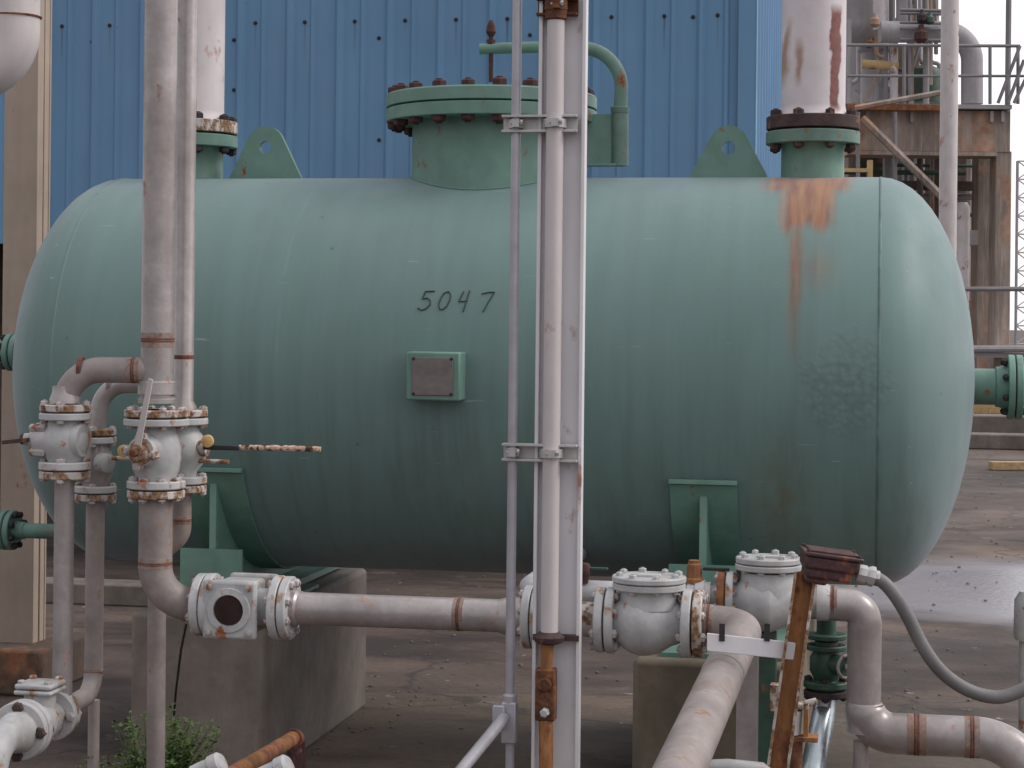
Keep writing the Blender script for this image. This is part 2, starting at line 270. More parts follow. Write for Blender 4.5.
# ------------------------------------------------------------------ mesh builder
class MB:
    def __init__(s): s.v = []; s.f = []; s.sm = []
    def add(s, vs, fs, smooth=False):
        o = len(s.v); s.v += [Vector(v) for v in vs]; s.f += [tuple(i+o for i in f) for f in fs]; return s
    def box(s, c, h, ax=D, ay=N, az=Z):
        c = Vector(c); vs = [c+ax*(h[0]*i)+ay*(h[1]*j)+az*(h[2]*k) for i in (-1, 1) for j in (-1, 1) for k in (-1, 1)]
        return s.add(vs, [(0, 1, 3, 2), (4, 6, 7, 5), (0, 4, 5, 1), (2, 3, 7, 6), (0, 2, 6, 4), (1, 5, 7, 3)])
    def lathe(s, p, a, prof, seg=32):
        p = Vector(p); a = Vector(a).normalized()
        u = a.orthogonal().normalized(); w2 = a.cross(u); vs = []; fs = []; rings = []
        for (t, r) in prof:
            if r < 1e-6: rings.append([len(vs)]); vs.append(p+a*t)
            else:
                rings.append(list(range(len(vs), len(vs)+seg)))
                vs += [p+a*t+(u*math.cos(6.283185*i/seg)+w2*math.sin(6.283185*i/seg))*r for i in range(seg)]
        for A, B in zip(rings, rings[1:]):
            for i in range(seg):
                j = (i+1) % seg
                if len(A) == 1 and len(B) == 1: break
                if len(A) == 1: fs.append((A[0], B[i], B[j]))
                elif len(B) == 1: fs.append((A[i], B[0], A[j]))
                else: fs.append((A[i], B[i], B[j], A[j]))
        if len(rings[0]) > 1: fs.append(tuple(rings[0]))
        if len(rings[-1]) > 1: fs.append(tuple(reversed(rings[-1])))
        return s.add(vs, fs)
    def cyl(s, p0, p1, r, seg=24, r1=None):
        p0, p1 = Vector(p0), Vector(p1); return s.lathe(p0, p1-p0, [(0, r), ((p1-p0).length, r if r1 is None else r1)], seg)
    def ring(s, p, a, t, r, ri, seg=40, ch=.003):      # flat ring plate centred at p, half thickness t
        return s.lathe(p, a, [(-t, ri), (-t, r-ch), (-t+ch, r), (t-ch, r), (t, r-ch), (t, ri), (-t, ri)], seg)
    def tube(s, pts, r, seg=28, caps=True):
        pts = [Vector(p) for p in pts]; n = len(pts); rs = r if isinstance(r, (list, tuple)) else [r]*n
        vs = []; fs = []; u = None
        for i, p in enumerate(pts):
            t = (pts[min(i+1, n-1)]-pts[max(i-1, 0)]).normalized()
            if u is None: u = t.orthogonal().normalized()
            else: u = (u-t*u.dot(t)).normalized()
            w2 = t.cross(u)
            vs += [p+(u*math.cos(6.283185*k/seg)+w2*math.sin(6.283185*k/seg))*rs[i] for k in range(seg)]
        for i in range(n-1):
            for k in range(seg):
                j = (k+1) % seg; fs.append((i*seg+k, i*seg+j, (i+1)*seg+j, (i+1)*seg+k))
        if caps: fs.append(tuple(reversed(range(seg)))); fs.append(tuple(range((n-1)*seg, n*seg)))
        return s.add(vs, fs)
    def prism(s, poly, o, ux, uy, t0, t1, td):         # polygon in the ux,uy plane, extruded from t0 to t1 along td
        o = Vector(o); n = len(poly)
        vs = [o+ux*a+uy*b+td*t0 for a, b in poly]+[o+ux*a+uy*b+td*t1 for a, b in poly]
        return s.add(vs, [tuple(range(n))[::-1], tuple(range(n, 2*n))]+[(i, (i+1) % n, n+(i+1) % n, n+i) for i in range(n)])
    def data(s, name, m, inv=None, ang=.62):
        me = bpy.data.meshes.new(name); vs = [inv@v for v in s.v] if inv else s.v
        me.from_pydata([tuple(v) for v in vs], [], s.f); me.validate()
        import bmesh
        b = bmesh.new(); b.from_mesh(me); bmesh.ops.recalc_face_normals(b, faces=b.faces); b.to_mesh(me); b.free()
        me.materials.append(m)
        if ang:
            me.polygons.foreach_set('use_smooth', [True]*len(me.polygons)); me.set_sharp_from_angle(angle=ang)
        return me
def bend(pts, rad, n=8):
    pts = [Vector(p) for p in pts]; out = [pts[0]]
    for i in range(1, len(pts)-1):
        p = pts[i]; a = (pts[i-1]-p); b = (pts[i+1]-p); rr = rad[i-1] if isinstance(rad, (list, tuple)) else rad
        ang = a.angle(b); cut = min(rr/math.tan(ang/2), a.length*.49 if i > 1 else a.length*.98, b.length*.49 if i < len(pts)-2 else b.length*.98)
        rr = cut*math.tan(ang/2); a.normalize(); b.normalize(); c = p+(a+b).normalized()*(rr/math.sin(ang/2))
        s0 = p+a*cut-c; s1 = p+b*cut-c
        om = s0.angle(s1)
        for k in range(n+1):
            t = k/n; out.append(c+(s0*math.sin((1-t)*om)+s1*math.sin(t*om))/math.sin(om) if om > 1e-3 else c+s0)
    out.append(pts[-1]); return out
ROOTS = {}
def thing(name, label, cat, loc, group=None, yaw=True):
    o = bpy.data.objects.new(name, None); scn.collection.objects.link(o); o.empty_display_size = .1
    o.location = loc; o.rotation_euler = (0, 0, -TH if yaw else 0)
    o['label'] = label; o['category'] = cat
    if group: o['group'] = group
    ROOTS[o.name] = (Matrix.Translation(Vector(loc)) @ Matrix.Rotation(-TH if yaw else 0, 4, 'Z'))
    o['_r'] = o.name; return o
def rootof(o):
    while o.parent: o = o.parent
    return ROOTS[o.name]
def part(name, mb, m, parent, bev=0, ang=.62, label=None):
    inv = rootof(parent).inverted(); me = mb.data(name, m, inv, ang)
    o = bpy.data.objects.new(name, me); scn.collection.objects.link(o); o.parent = parent
    if bev:
        b = o.modifiers.new('bevel', 'BEVEL'); b.width = bev; b.segments = 2; b.limit_method = 'ANGLE'; b.angle_limit = .7
    if label: o['label'] = label
    return o
def single(name, mb, m, label, cat, loc=None, group=None, kind=None, bev=0, ang=.62):
    if loc is None:
        xs = [v.x for v in mb.v]; ys = [v.y for v in mb.v]; loc = (sum(xs)/len(xs), sum(ys)/len(ys), min(v.z for v in mb.v))
    mtx = Matrix.Translation(Vector(loc)) @ Matrix.Rotation(-TH, 4, 'Z')
    me = mb.data(name, m, mtx.inverted(), ang); o = bpy.data.objects.new(name, me); scn.collection.objects.link(o)
    o.location = loc; o.rotation_euler = (0, 0, -TH)
    if label: o['label'] = label; o['category'] = cat
    if group: o['group'] = group
    if kind: o['kind'] = kind
    if bev:
        b = o.modifiers.new('bevel', 'BEVEL'); b.width = bev; b.segments = 2; b.limit_method = 'ANGLE'; b.angle_limit = .7
    return o
_bolt = {}
def bolt_mesh(r, L, nut, m):      # stud along local Z, centred, with a nut at each end
    k = (round(r, 5), round(L, 4), round(nut, 4), m.name)
    if k not in _bolt:
        b = MB(); h = L/2
        b.lathe((0, 0, -h-nut*.95), Z, [(0, r*.9), (L+nut*1.9, r*.9)], 8)
        b.lathe((0, 0, h-nut*.4), Z, [(0, nut*1.05), (nut*.95, nut*1.05), (nut*1.15, nut*.8)], 6)
        b.lathe((0, 0, -h-nut*.7), Z, [(0, nut*.8), (nut*.2, nut*1.05), (nut*1.15, nut*1.05)], 6)
        _bolt[k] = b.data('bolt', m, None, .5)
    return _bolt[k]
def bolts(parent, c, a, rc, n, L, nut, m, phase=0, name='bolt'):
    a = Vector(a).normalized(); u = a.orthogonal().normalized(); w2 = a.cross(u); inv = rootof(parent).inverted()
    q = a.to_track_quat('Z', 'Y').to_matrix().to_4x4(); me = bolt_mesh(nut*.5, L, nut, m)
    for i in range(n):
        f = 6.283185*(i+phase)/n; p = Vector(c)+(u*math.cos(f)+w2*math.sin(f))*rc
        o = bpy.data.objects.new(name, me); scn.collection.objects.link(o); o.parent = parent
        o.matrix_local = inv @ Matrix.Translation(p) @ q @ Matrix.Rotation(random.random()*6, 4, 'Z') @ Matrix.Scale(random.uniform(.96, 1.06), 4)
def flange(parent, c, a, t, r, ri, m, nb=0, rc=0, L=0, nut=.011, mb_=None, phase=.5, name='flange', seg=40, label=None):
    f = part(name, MB().ring(c, a, t, r, ri, seg), m, parent, label=label)
    if nb: bolts(f, c, a, rc, nb, L, nut, mb_ or M_boltw, phase)
    return f
def joint(vparent, pparent, c, a, r, ri, t=.011, gap=.004, nb=8, nut=.011, mv=None, mp_=None, mb_=None):
    """flanged joint at c; a points from the pipe towards the valve"""
    a = Vector(a).normalized(); mv = mv or M_flange; mp_ = mp_ or M_whiterust
    fp = part('flange', MB().ring(Vector(c)-a*(t+gap/2), a, t, r*.985, ri), mp_, pparent)
    fv = part('flange', MB().ring(Vector(c)+a*(t+gap/2), a, t, r, ri), mv, vparent)
    part('gasket', MB().ring(c, a, gap/2-.0003, r*.9, ri, ch=.0005), M_black, fv)
    bolts(fv, c, a, r*.8, nb, 4*t+gap, nut, mb_ or M_boltw, .5)
    return fv
def weld(parent, c, a, r, w2=.006, m=None, name='weld_bead'):
    a = Vector(a).normalized(); b = MB()
    b.lathe(Vector(c)-a*w2*1.2, a, [(0, r*.99), (w2*.6, r*1.035), (w2*1.2, r*1.008), (w2*1.8, r*1.035), (w2*2.4, r*.99)], 36)
    tn = MB().lathe(Vector(c)-a*w2*3.2, a, [(0, r*.99), (.001, r*1.010), (w2*6.4-.001, r*1.010), (w2*6.4, r*.99)], 48)
    wb_ = part(name, b, m or M_weld, parent)
    if m is None: part('burnt_paint', tn, M_tint, wb_)
    return wb_

# ------------------------------------------------------------------ ground
g = MB(); g.add([(-300, -40, 0), (300, -40, 0), (300, 700, 0), (-300, 700, 0)], [(0, 1, 2, 3)])
single('ground', g, M_ground, None, None, (0, 0, 0), kind='structure', ang=0)
def sheet(pts, z): b = MB(); b.add([(p.x, p.y, z) for p in pts], [tuple(range(len(pts)))]); return b
def gpt(px, py): Y = EYE*F/((py-HOR)-0*px); q = W(px, py, Y); k = EYE/(EYE-q.z); return Vector((q.x*k, q.y*k, 0))
# poured slab whose far edge crosses behind the pipes
single('pavement', sheet([gpt(352, 693), gpt(640, 697), gpt(900, 700), T(3, 4, 0), T(-2.2, 4, 0)], .004), M_slab, None, None, (0, 0, .004), kind='structure', ang=0)
# far kerb at the foot of the structure
kb = MB()
kb.box(T(6, 27.5, .10), (14, .25, .10)).box(T(6, 28.6, .2), (14, .3, .2))
single('kerb', kb, M_conc, None, None, kind='structure', bev=.02)
kb = MB(); kb.box(T(-5.2, 10.9, .06), (1.6, .12, .06))
single('low_kerb', kb, M_conc, None, None, kind='structure', bev=.01)

# ------------------------------------------------------------------ blue building
PB = 12.4; SC = -.80; PITCH = .331; SX = SC-S(456, 12.4, 22)
bb = thing('metal_building', 'blue corrugated metal sided building behind the green tank', 'building', T(SC-3, PB+3, 0))
def siding(length, pitch, x):
    prof = [(0, 0)]
    while x < length:
        prof += [(x, 0), (x+pitch*.36, 0), (x+pitch*.40, -.014), (x+pitch*.46, -.014), (x+pitch*.50, 0), (x+pitch*.80, 0), (x+pitch*.87, -.028), (x+pitch*.93, -.028)]
        x += pitch
    return [q for q in prof if 0 <= q[0] < length]+[(length, 0)]
Z0, Z1 = 2.12, 8.5
def wallmesh(o, ux, un, prof):
    b = MB(); n = len(prof); vs = [o+ux*a+un*c+Z*Z0 for a, c in prof]+[o+ux*a+un*c+Z*Z1 for a, c in prof]
    vs += [v+un*.03*0+(-un)*-.002 for v in []]
    b.add(vs, [(i, i+1, n+i+1, n+i) for i in range(n-1)]); return b
part('wall', wallmesh(T(SC, PB, 0), -D, N, siding(8.2, PITCH, (SX % PITCH)-PITCH*.6)), M_blue, bb, ang=.3)
part('wall', wallmesh(T(SC, PB, 0), N, -D, [(a, c) for a, c in siding(5.6, .305, 0)]), M_blue, bb, ang=.3)
part('corner_trim', MB().box(T(SC-.02, PB-.036, (Z0+Z1)/2), (.05, .006, (Z1-Z0)/2)).box(T(SC+.036, PB+.012, (Z0+Z1)/2), (.006, .05, (Z1-Z0)/2)), M_blue, bb)
part('wall', MB().box(T(SC-4.1, PB+5.7, 4.25), (4.1, .05, 4.25)).box(T(SC-8.25, PB+2.8, 5.3), (.05, 2.8, 3.1)), M_structd, bb)
part('roof', MB().box(T(SC-4.1, PB+2.8, Z1+.05), (4.25, 2.95, .04)), M_blue, bb)
part('girt', MB().box(T(SC-4.1, PB+.09, Z0+.06), (4.1, .05, .06)), M_structd, bb)
for s_ in (-8.0, -4.4, -1.0):
    part('column', MB().box(T(s_, PB+.16, 1.05), (.09, .004, 1.05)).box(T(s_, PB+.07+.16, 1.05), (.09, .006, 1.05)).box(T(s_, PB+.195, 1.05), (.005, .03, 1.05)), M_structd, bb)
scr = MB().lathe((0, 0, 0), Z, [(0, .013), (.004, .013), (.006, .008), (.012, .007), (.014, 0)], 8).data('screw', M_boltdark)
def screw(p):
    o = bpy.data.objects.new('screw', scr); scn.collection.objects.link(o); o.parent = bb
    o.matrix_local = rootof(bb).inverted() @ Matrix.Translation(p) @ (-N).to_track_quat('Z', 'Y').to_matrix().to_4x4()
for i in range(18): screw(T(SC-(SX % PITCH)-PITCH*i, PB-.001, 3.55))
for i, (x, y) in enumerate([(92, 42), (93, 90), (92, 140), (118, 28), (234, 40), (234, 90), (379, 38), (379, 140), (530, 35), (693, 17)]):
    screw(TP(x, y, PB-.001))

# ------------------------------------------------------------------ green storage tank
PT = 7.503; ZC = 1.44; RT = .75; HD = .345; SL = -2.92; SM = -1.46
tank = thing('storage_tank', 'large horizontal green steel tank with 5047 written on its side', 'tank', T(SM, PT, 0))
def hp(n=14): return [(HD*math.sin(math.pi/2*i/n), RT*math.cos(math.pi/2*i/n)) for i in range(n+1)]
prof = [(SL-t, max(r, 0)) for t, r in reversed(hp())]+[(SL+(0-SL)*i/12, RT) for i in range(1, 12)]+[(t, max(r, 0)) for t, r in hp()]
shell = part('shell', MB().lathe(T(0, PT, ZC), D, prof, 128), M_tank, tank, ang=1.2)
for s_ in (SL, 0):
    part('head_seam', MB().lathe(T(s_, PT, ZC), D, [(-.007, RT-.002), (-.003, RT+.0016), (.003, RT+.0016), (.007, RT-.002)], 128), M_seam if s_ == 0 else M_tank, tank, ang=1.2)
# inspection hatch on top
S_m = -1.465; cm = T(S_m, PT, 0)
mw = part('manway_neck', MB().lathe(cm+Z*2.10, Z, [(0, .31), (.07, .303), (.30, .302)], 64), M_green, tank)
part('weld_bead', MB().tube([T(S_m+.305*math.cos(f), PT+.305*math.sin(f), ZC+math.sqrt(RT*RT-(.305*math.sin(f))**2)+.003) for f in [i*6.28318/60 for i in range(61)]], .0045, 8), M_green, mw)
fl1 = part('flange', MB().ring(cm+Z*2.4215, Z, .0245, .402, .29, 72), M_green, mw)
part('gasket', MB().ring(cm+Z*2.4485, Z, .0025, .375, .28, 64, ch=.0005), M_black, mw)
cv = part('cover', MB().lathe(cm+Z*2.451, Z, [(0, .396), (.003, .402), (.046, .402), (.052, .397), (.052, 0)], 72), M_green, mw)
bolts(cv, cm+Z*2.45, Z, .368, 20, .115, .027, M_rustred, -.22)
# lifting arm of the hatch
pa = T(S_m, PT, 0)
arm_pts = bend([TP(480, 49, PT-.05), TP(540, 47, PT-.05), TP(624, 49, PT-.05), TP(620, 112, PT-.05)], .20, 12)
da = part('davit_arm', MB().tube(arm_pts, [.021+.004*min(1, i/6) for i in range(len(arm_pts))], 20), M_green, tank)
part('sleeve', MB().cyl(TP(620, 112, PT-.05), TP(620, 166, PT-.05), .032).lathe(TP(620, 112, PT-.05)-Z*.004, Z, [(0, .034), (.02, .036), (.024, .028)], 24), M_greenrust, da)
part('bracket', MB().prism([(0, 0), (.22, 0), (.22, .19), (0, .19)], TP(560, 165, PT-.05), D, Z, -.006, .006, N).box(TP(602, 165, PT-.05), (.06, .03, .004)), M_green, da)
rod = part('eye_bolt', MB().cyl(TP(491, 82, PT-.05), TP(491, 36, PT-.05), .009, 12).lathe(TP(491, 44, PT-.05), Z, [(0, .018), (.016, .018)], 6).lathe(TP(491, 36, PT-.05), Z, [(0, .012), (.015, .020), (.045, .014), (.06, .006)], 10), M_rustred, tank)
# nozzles on top
def top_nozzle(s_, rusty):
    c = T(s_, PT, 0)
    nk = part('nozzle', MB().lathe(c+Z*2.13, Z, [(0, .117), (.10, .116), (.165, .116), (.19, .128)], 48), M_green, tank)
    f = part('flange', MB().ring(c+Z*2.3345, Z, .0235, .173, .10, 56), M_greenrust if rusty else M_green, nk)
    part('gasket', MB().ring(c+Z*2.361, Z, .003, .155, .10, 40, ch=.0005), M_black, nk)
    bolts(f, c+Z*2.362, Z, .149, 8, .115, .019, M_darkrust if rusty else M_boltdark, .35)
for s_, r_ in ((-.249, True), (-2.657, False)): top_nozzle(s_, r_)
# lifting lugs
def lug(s_, hw, top):
    zt = 2.183; H = top-zt; rr = .075; poly = [(-hw, 0), (-hw, .012)]
    a0 = math.asin(min(1, .0)); n = 12
    for i in range(n+1):
        f = math.pi*(1-.165) - (math.pi*(1-.33))*i/n; poly.append((rr*math.cos(f), H-rr+rr*math.sin(f)))
    poly += [(hw, .012), (hw, 0)]
    lm = MB(); hole = [(.024*math.cos(6.283*i/20), H-rr-.008+.024*math.sin(6.283*i/20)) for i in range(20)]
    # plate with a hole: stitch outline to the hole on both faces
    out = poly[:]; k = len(out); o = T(s_, PT-.0, zt-.02); vs = []; fs = []
    def ang(p): return math.atan2(p[1]-(H-rr-.008), p[0])
    dense = []
    for i in range(k):
        a, b = out[i], out[(i+1) % k]; m_ = max(1, int(math.hypot(b[0]-a[0], b[1]-a[1])/.03))
        for j in range(m_): dense.append((a[0]+(b[0]-a[0])*j/m_, a[1]+(b[1]-a[1])*j/m_))
    dense.sort(key=ang); m_ = len(dense)
    cyc = H-rr-.008; inner = [(.024*math.cos(ang(p)), cyc+.024*math.sin(ang(p))) for p in dense]
    for t in (-.011, .011):
        vs += [o+D*a+Z*b+N*t for a, b in dense]+[o+D*a+Z*b+N*t for a, b in inner]
    for i in range(m_):
        j = (i+1) % m_
        fs += [(i, j, m_+j, m_+i), (2*m_+i, 3*m_+i, 3*m_+j, 2*m_+j), (i, 2*m_+i, 2*m_+j, j), (m_+i, m_+j, 3*m_+j, 3*m_+i)]
    lm.add(vs, fs); part('lifting_lug', lm, M_green, tank, ang=.5)
    return
lug(-2.36, .155, 2.415); lug(-.559, .155, 2.405)
# nameplate standing off the shell
nc = T(S(433, 6.66, 379), 6.66, 1.455)
nb = part('nameplate_bracket', MB().box(nc+N*.05, (.094, .055, .083)), M_green, tank, bev=.006)
part('nameplate', MB().box(nc-N*.009+D*.0, (.071, .0025, .064)), M_plate, nb, bev=.001)
for i in (-1, 1):
    for k in (-1, 1): part('rivet', MB().lathe(nc-N*.0115+D*.066*i+Z*.060*k, -N, [(0, .006), (.004, .005), (.006, 0)], 10), M_boltdark, nb)
# handwritten number
def onshell(s_, z, off=.0022): return T(s_, PT-math.sqrt((RT+off)**2-(z-ZC)**2), z)
def stroke(pts2, x0, w2, y0, h2):
    P = [];
    for a, b in zip(pts2, pts2[1:]):
        for k in range(4): t = k/4; P.append((a[0]+(b[0]-a[0])*t, a[1]+(b[1]-a[1])*t))
    P.append(pts2[-1])
    return [onshell(x0+w2*(p[0]+p[1]*.22), y0+h2*p[1]) for p in P]
glyph = {'5': [[(.95, 1), (.22, .98), (.15, .58), (.5, .64), (.78, .5), (.85, .28), (.6, .06), (.25, -.02), (-.05, .1)]],
         '0': [[(.5, .98), (.25, .9), (.08, .6), (.05, .3), (.2, .05), (.45, .02), (.7, .2), (.82, .5), (.8, .8), (.62, .97), (.45, .98)]],
         '4': [[(.28, 1), (.08, .45), (.75, .5)], [(.72, 1.05), (.60, -.08)]],
         '7': [[(.02, .88), (.5, .96), (.98, .98), (.72, .5), (.45, -.08)]]}
S0, S1 = S(416, 6.76, 300), S(492, 6.76, 300); step = (S1-S0)/4
for i, ch in enumerate('5047'):
    b = MB()
    for st in glyph[ch]: b.tube(stroke(st, S0+step*i+(.01 if i == 3 else 0), .046, 1.682, .066), .0023, 6)
    part('painted_number', b, M_marker, tank)
# saddles
def saddle(s_):
    web = []; n = 24; hb = .66
    for i in range(n+1):
        f = R_(-150+120*i/n); web.append((RT*math.cos(f)*1.004, ZC+RT*math.sin(f)*1.004))
    web = [(-hb, .63)]+[(-hb, web[0][1]-.02)]+web+[(hb, web[-1][1]-.02), (hb, .63)]
    sd_ = part('saddle', MB().prism(web, T(s_, PT, 0), N, Z, -.012, .012, D), M_green, tank)
    wp = MB(); vs = []; m_ = 40; hwid = .115
    for i in range(m_+1):
        f = R_(-153+126*i/m_)
        for rr in (RT+.001, RT+.012):
            for dx in (-hwid, hwid): vs.append(T(s_+dx, PT+rr*math.cos(f), ZC+rr*math.sin(f)))
    fs = []
    for i in range(m_):
        a, b = i*4, i*4+4; fs += [(a, a+1, b+1, b), (a+2, b+2, b+3, a+3), (a, b, b+2, a+2), (a+1, a+3, b+3, b+1)]
    fs += [(0, 2, 3, 1), (m_*4, m_*4+1, m_*4+3, m_*4+2)]
    wp.add(vs, fs); part('wear_plate', wp, M_green, sd_)
    part('lip', MB().box(onshell(s_, 1.105, .016), (.117, .012, .008), az=Z), M_green, sd_, bev=.002)
    part('base_plate', MB().box(T(s_, PT, .617), (.125, .69, .012)), M_green, sd_)
    part('end_plate', MB().box(T(s_, PT-.668, .725), (.115, .007, .096)), M_green, sd_)
    part('rib', MB().box(T(s_, PT-.64, .88), (.014, .012, .2)), M_green, sd_)
saddle(-2.336); saddle(-.584)
# nozzles on the heads
def head_nozzle(s0, s1, z, r, rf, sgn, p=PT, pipe_on=0):
    nk = part('nozzle', MB().lathe(T(s0, p, z), D*sgn, [(0, r), (abs(s1-s0)-.045, r), (abs(s1-s0)-.04, r*1.12), (abs(s1-s0)-.03, r*1.12), (abs(s1-s0), r*1.3)], 40), M_green, tank)
    c = T(s1, p, z)
    f = part('flange', MB().ring(c+D*sgn*.012, D, .012, rf, r*.8, 48), M_green, nk)
    part('gasket', MB().ring(c+D*sgn*.0265, D, .0022, rf*.93, r*.8, 40, ch=.0005), M_black, nk)
    part('flange', MB().ring(c+D*sgn*.041, D, .012, rf, .001, 48), M_green, nk)
    bolts(f, c+D*sgn*.0265, D, rf*.82, 8, .07, .0125, M_boltdark, .5)
    if pipe_on: part('outlet_pipe', MB().cyl(c+D*sgn*.05, c+D*sgn*(.05+pipe_on), r), M_green, nk)
head_nozzle(.30, .462, 1.425, .066, .118, 1, pipe_on=1.4)
head_nozzle(-3.22, -3.37, 1.50, .05, .075, -1, pipe_on=1.0)
head_nozzle(-3.02, -3.34, .80, .030, .078, -1, p=PT-.1, pipe_on=1.0)

# concrete piers under the saddles
for (x0, p0, p1, hw, lab, m_) in ((-2.376, 6.80, 8.25, .25, 'stained concrete pier under the left end of the tank, weed growing at its foot', M_conc),
                              (-.49, 6.25, 8.2, .26, 'tan concrete pier with green cap plate under the right saddle', M_conc2)):
    b = thing('concrete_pier', lab, 'pier', T(x0, (p0+p1)/2, 0), 'piers under the tank')
    part('block', MB().box(T(x0, (p0+p1)/2, .295), (hw, (p1-p0)/2, .295)), m_, b, bev=.018)
    part('cap_plate', MB().box(T(x0+.02, (p0+.06+PT+.1)/2, .597), (.2, (PT+.1-p0-.06)/2, .0065)), M_green, b)

# ------------------------------------------------------------------ pipes standing on the tank nozzles
def stack(s_, lab, m_):
    b = thing('vertical_pipe', lab, 'pipe', T(s_, PT, 2.365), 'large pipes rising from the tank top')
    c = T(s_, PT, 0)
    part('flange', MB().ring(c+Z*2.390, Z, .024, .172, .10, 56), M_darkrust if s_ > -1 else M_whiterust, b)
    part('pipe', MB().lathe(c+Z*2.414, Z, [(0, .135), (.02, .122), (.04, .118), (2.4, .118)], 56), m_, b)
def rustpipe(H, col):
    n, L, mixc, ramp, noise, M = H['n'], H['L'], H['mixc'], H['ramp'], H['noise'], H['math']
    sp = n.new('ShaderNodeSeparateXYZ'); L.new(H['co'], sp.inputs[0]); x, y, z = sp.outputs
    def band(v, c, hw, soft): return ramp(M('ABSOLUTE', M('SUBTRACT', v, c)), hw+soft, hw-soft)
    xw = M('ADD', x, M('MULTIPLY', M('SUBTRACT', noise(14, 6, (1, 1, .6), 3), .5), .05))
    a = M('MULTIPLY', band(xw, .083, .019, .003), M('MULTIPLY', band(z, .25, .19, .02), ramp(y, .02, 0)))
    col = mixc(a, col, mixc(ramp(noise(30, 4, (1, 1, 1), 9), .3, .7), (.09, .03, .025), (.24, .06, .05)))
    xs = M('ADD', xw, M('MULTIPLY', M('SUBTRACT', z, .3), -.13))
    b = M('MULTIPLY', band(xs, -.098, .014, .008), M('MULTIPLY', band(z, .28, .10, .04), ramp(y, .02, 0)))
    b2 = M('MULTIPLY', band(xw, -.05, .012, .008), M('MULTIPLY', band(z, .24, .07, .03), ramp(y, .02, 0)))
    return mixc(M('MULTIPLY', M('MAXIMUM', b, b2), .8), col, (.27, .14, .06))
M_stack = mat('pipe_white_rust_scabs', (.60, .54, .56), .5, var=.07, vscale=6, grime=.15, gcol=(.4, .34, .32), extra=rustpipe, bump=.12)
stack(-.249, 'wide whitish pipe with dark rust scabs on the right top nozzle', M_stack)
stack(-2.657, 'wide whitish pipe on the left top nozzle of the tank, partly behind the grey pipes', M_pipewhite)

# ------------------------------------------------------------------ left beige column and big pipe
b = thing('steel_column', 'beige steel column on a rusty plinth at the left edge behind the tank end', 'column', T(S(22, 8.3, 640), 8.4, 0))
cz = 3.4; q0 = S(2, 8.3); q1 = S(36, 8.3); q2 = S(46, 8.4)
part('column_face', MB().box(T((q0+q1)/2, 8.33, cz/2+.10), ((q1-q0)/2, .03, cz/2-.0)), M_beige, b, bev=.004)
part('column_flange', MB().box(T(q2-.018, 8.4, cz/2+.10), (.018, .035, cz/2)), M_beige, b, bev=.004)
part('column_web', MB().box(T((q1+q2)/2-.04, 8.415, cz/2+.1), (.045, .006, cz/2)), M_beige, b)
part('plinth', MB().box(T((q0+q2)/2-.02, 8.45, .1), ((q2-q0)/2+.14, .33, .1)), M_plinth, b, bev=.015)
b = thing('elbow_pipe', 'fat whitish pipe elbow with brown weld lines at the top left corner', 'pipe', W(0, 60, 6.6))
pp = bend([W(15, -120, 6.6), W(15, 58, 6.6), W(15, 58, 6.6)-D*.16-N*.25-Z*.02, W(15, 58, 6.6)-D*.35-N*.6-Z*.03], [.10, .5], 12)
pp = bend([W(13, -160, 6.6), W(13, 76, 6.6), W(13, 76, 6.6)-D*.9-N*.2], .15, 14)
part('pipe', MB().tube(pp, .088, 40), M_pipewhite, b)
weld(b, W(14, 17, 6.6), Z, .088, .003, M_orange)
weld(b, pp[-2]*.9+pp[-1]*.1, pp[-1]-pp[-2], .088, .004)

# ------------------------------------------------------------------ left valve cluster
YA = 5.9; rA = .0485
def pipe_thing(lab, base, group='grey process pipes', name='process_pipe'): return thing(name, lab, 'pipe', base, group)
A = pipe_thing('tall fat grey pipe above the valve with the raised white lever', W(157, 400, YA))
ax = lambda y: 161-6.5*y/560.   # slight lean seen in the photo is camera roll; keep the pipe plumb instead
cA = W(157, 405, YA)
def onA(z): return Vector((cA.x, cA.y, z))
zA = lambda y, Y=YA: W(157, y, Y).z
part('pipe', MB().lathe(onA(zA(403)), Z, [(0, .056), (.012, .056), (.018, .050), (.06, rA), (2.6, rA)], 48), M_pipe, A)
weld(A, onA(zA(340)), Z, rA, .007)
part('reducer', MB().lathe(onA(zA(394)), Z, [(0, .0575), (.035, .0555), (.04, .050)], 40), M_pipe, A)
vA = thing('ball_valve', 'rust streaked valve with upright white lever under the fat grey pipe', 'valve', onA(zA(490)), 'flanged valves on the left pipes')
AL = thing('sight_glass_pipe', 'grey pipe elbow running from the valve down to the sight glass', 'pipe', onA(zA(600)), 'grey process pipes')
joint(vA, A, onA(zA(417.5)), -Z, .097, .04, .0105, .005, 8, .012)
joint(vA, AL, onA(zA(489)), Z, .086, .04, .0115, .005, 8, .013)
zt, zb = zA(421), zA(485)
part('body', MB().lathe(onA(zb), Z, [(0, .055), (.02, .056), (.04, .066), (.075, .073), (.11, .073), (.14, .064), (.165, .055), (zt-zb, .056)], 40).lathe(onA((zt+zb)/2+.01), N*-1+D*-.12, [(0, .05), (.075, .048), (.08, .043), (.10, .042)], 28), M_white, vA)
st = onA((zt+zb)/2+.008)+(-N+D*-.12).normalized()*.10
bd = (-N+D*-.12).normalized()
part('bonnet', MB().lathe(st-bd*.01, bd, [(0, .036), (.018, .036), (.02, .026), (.04, .024), (.042, .016)], 24), M_whiterust, vA)
part('stem', MB().lathe(st+bd*.03, bd, [(0, .012), (.02, .012), (.022, .008)], 6), M_rust, vA)
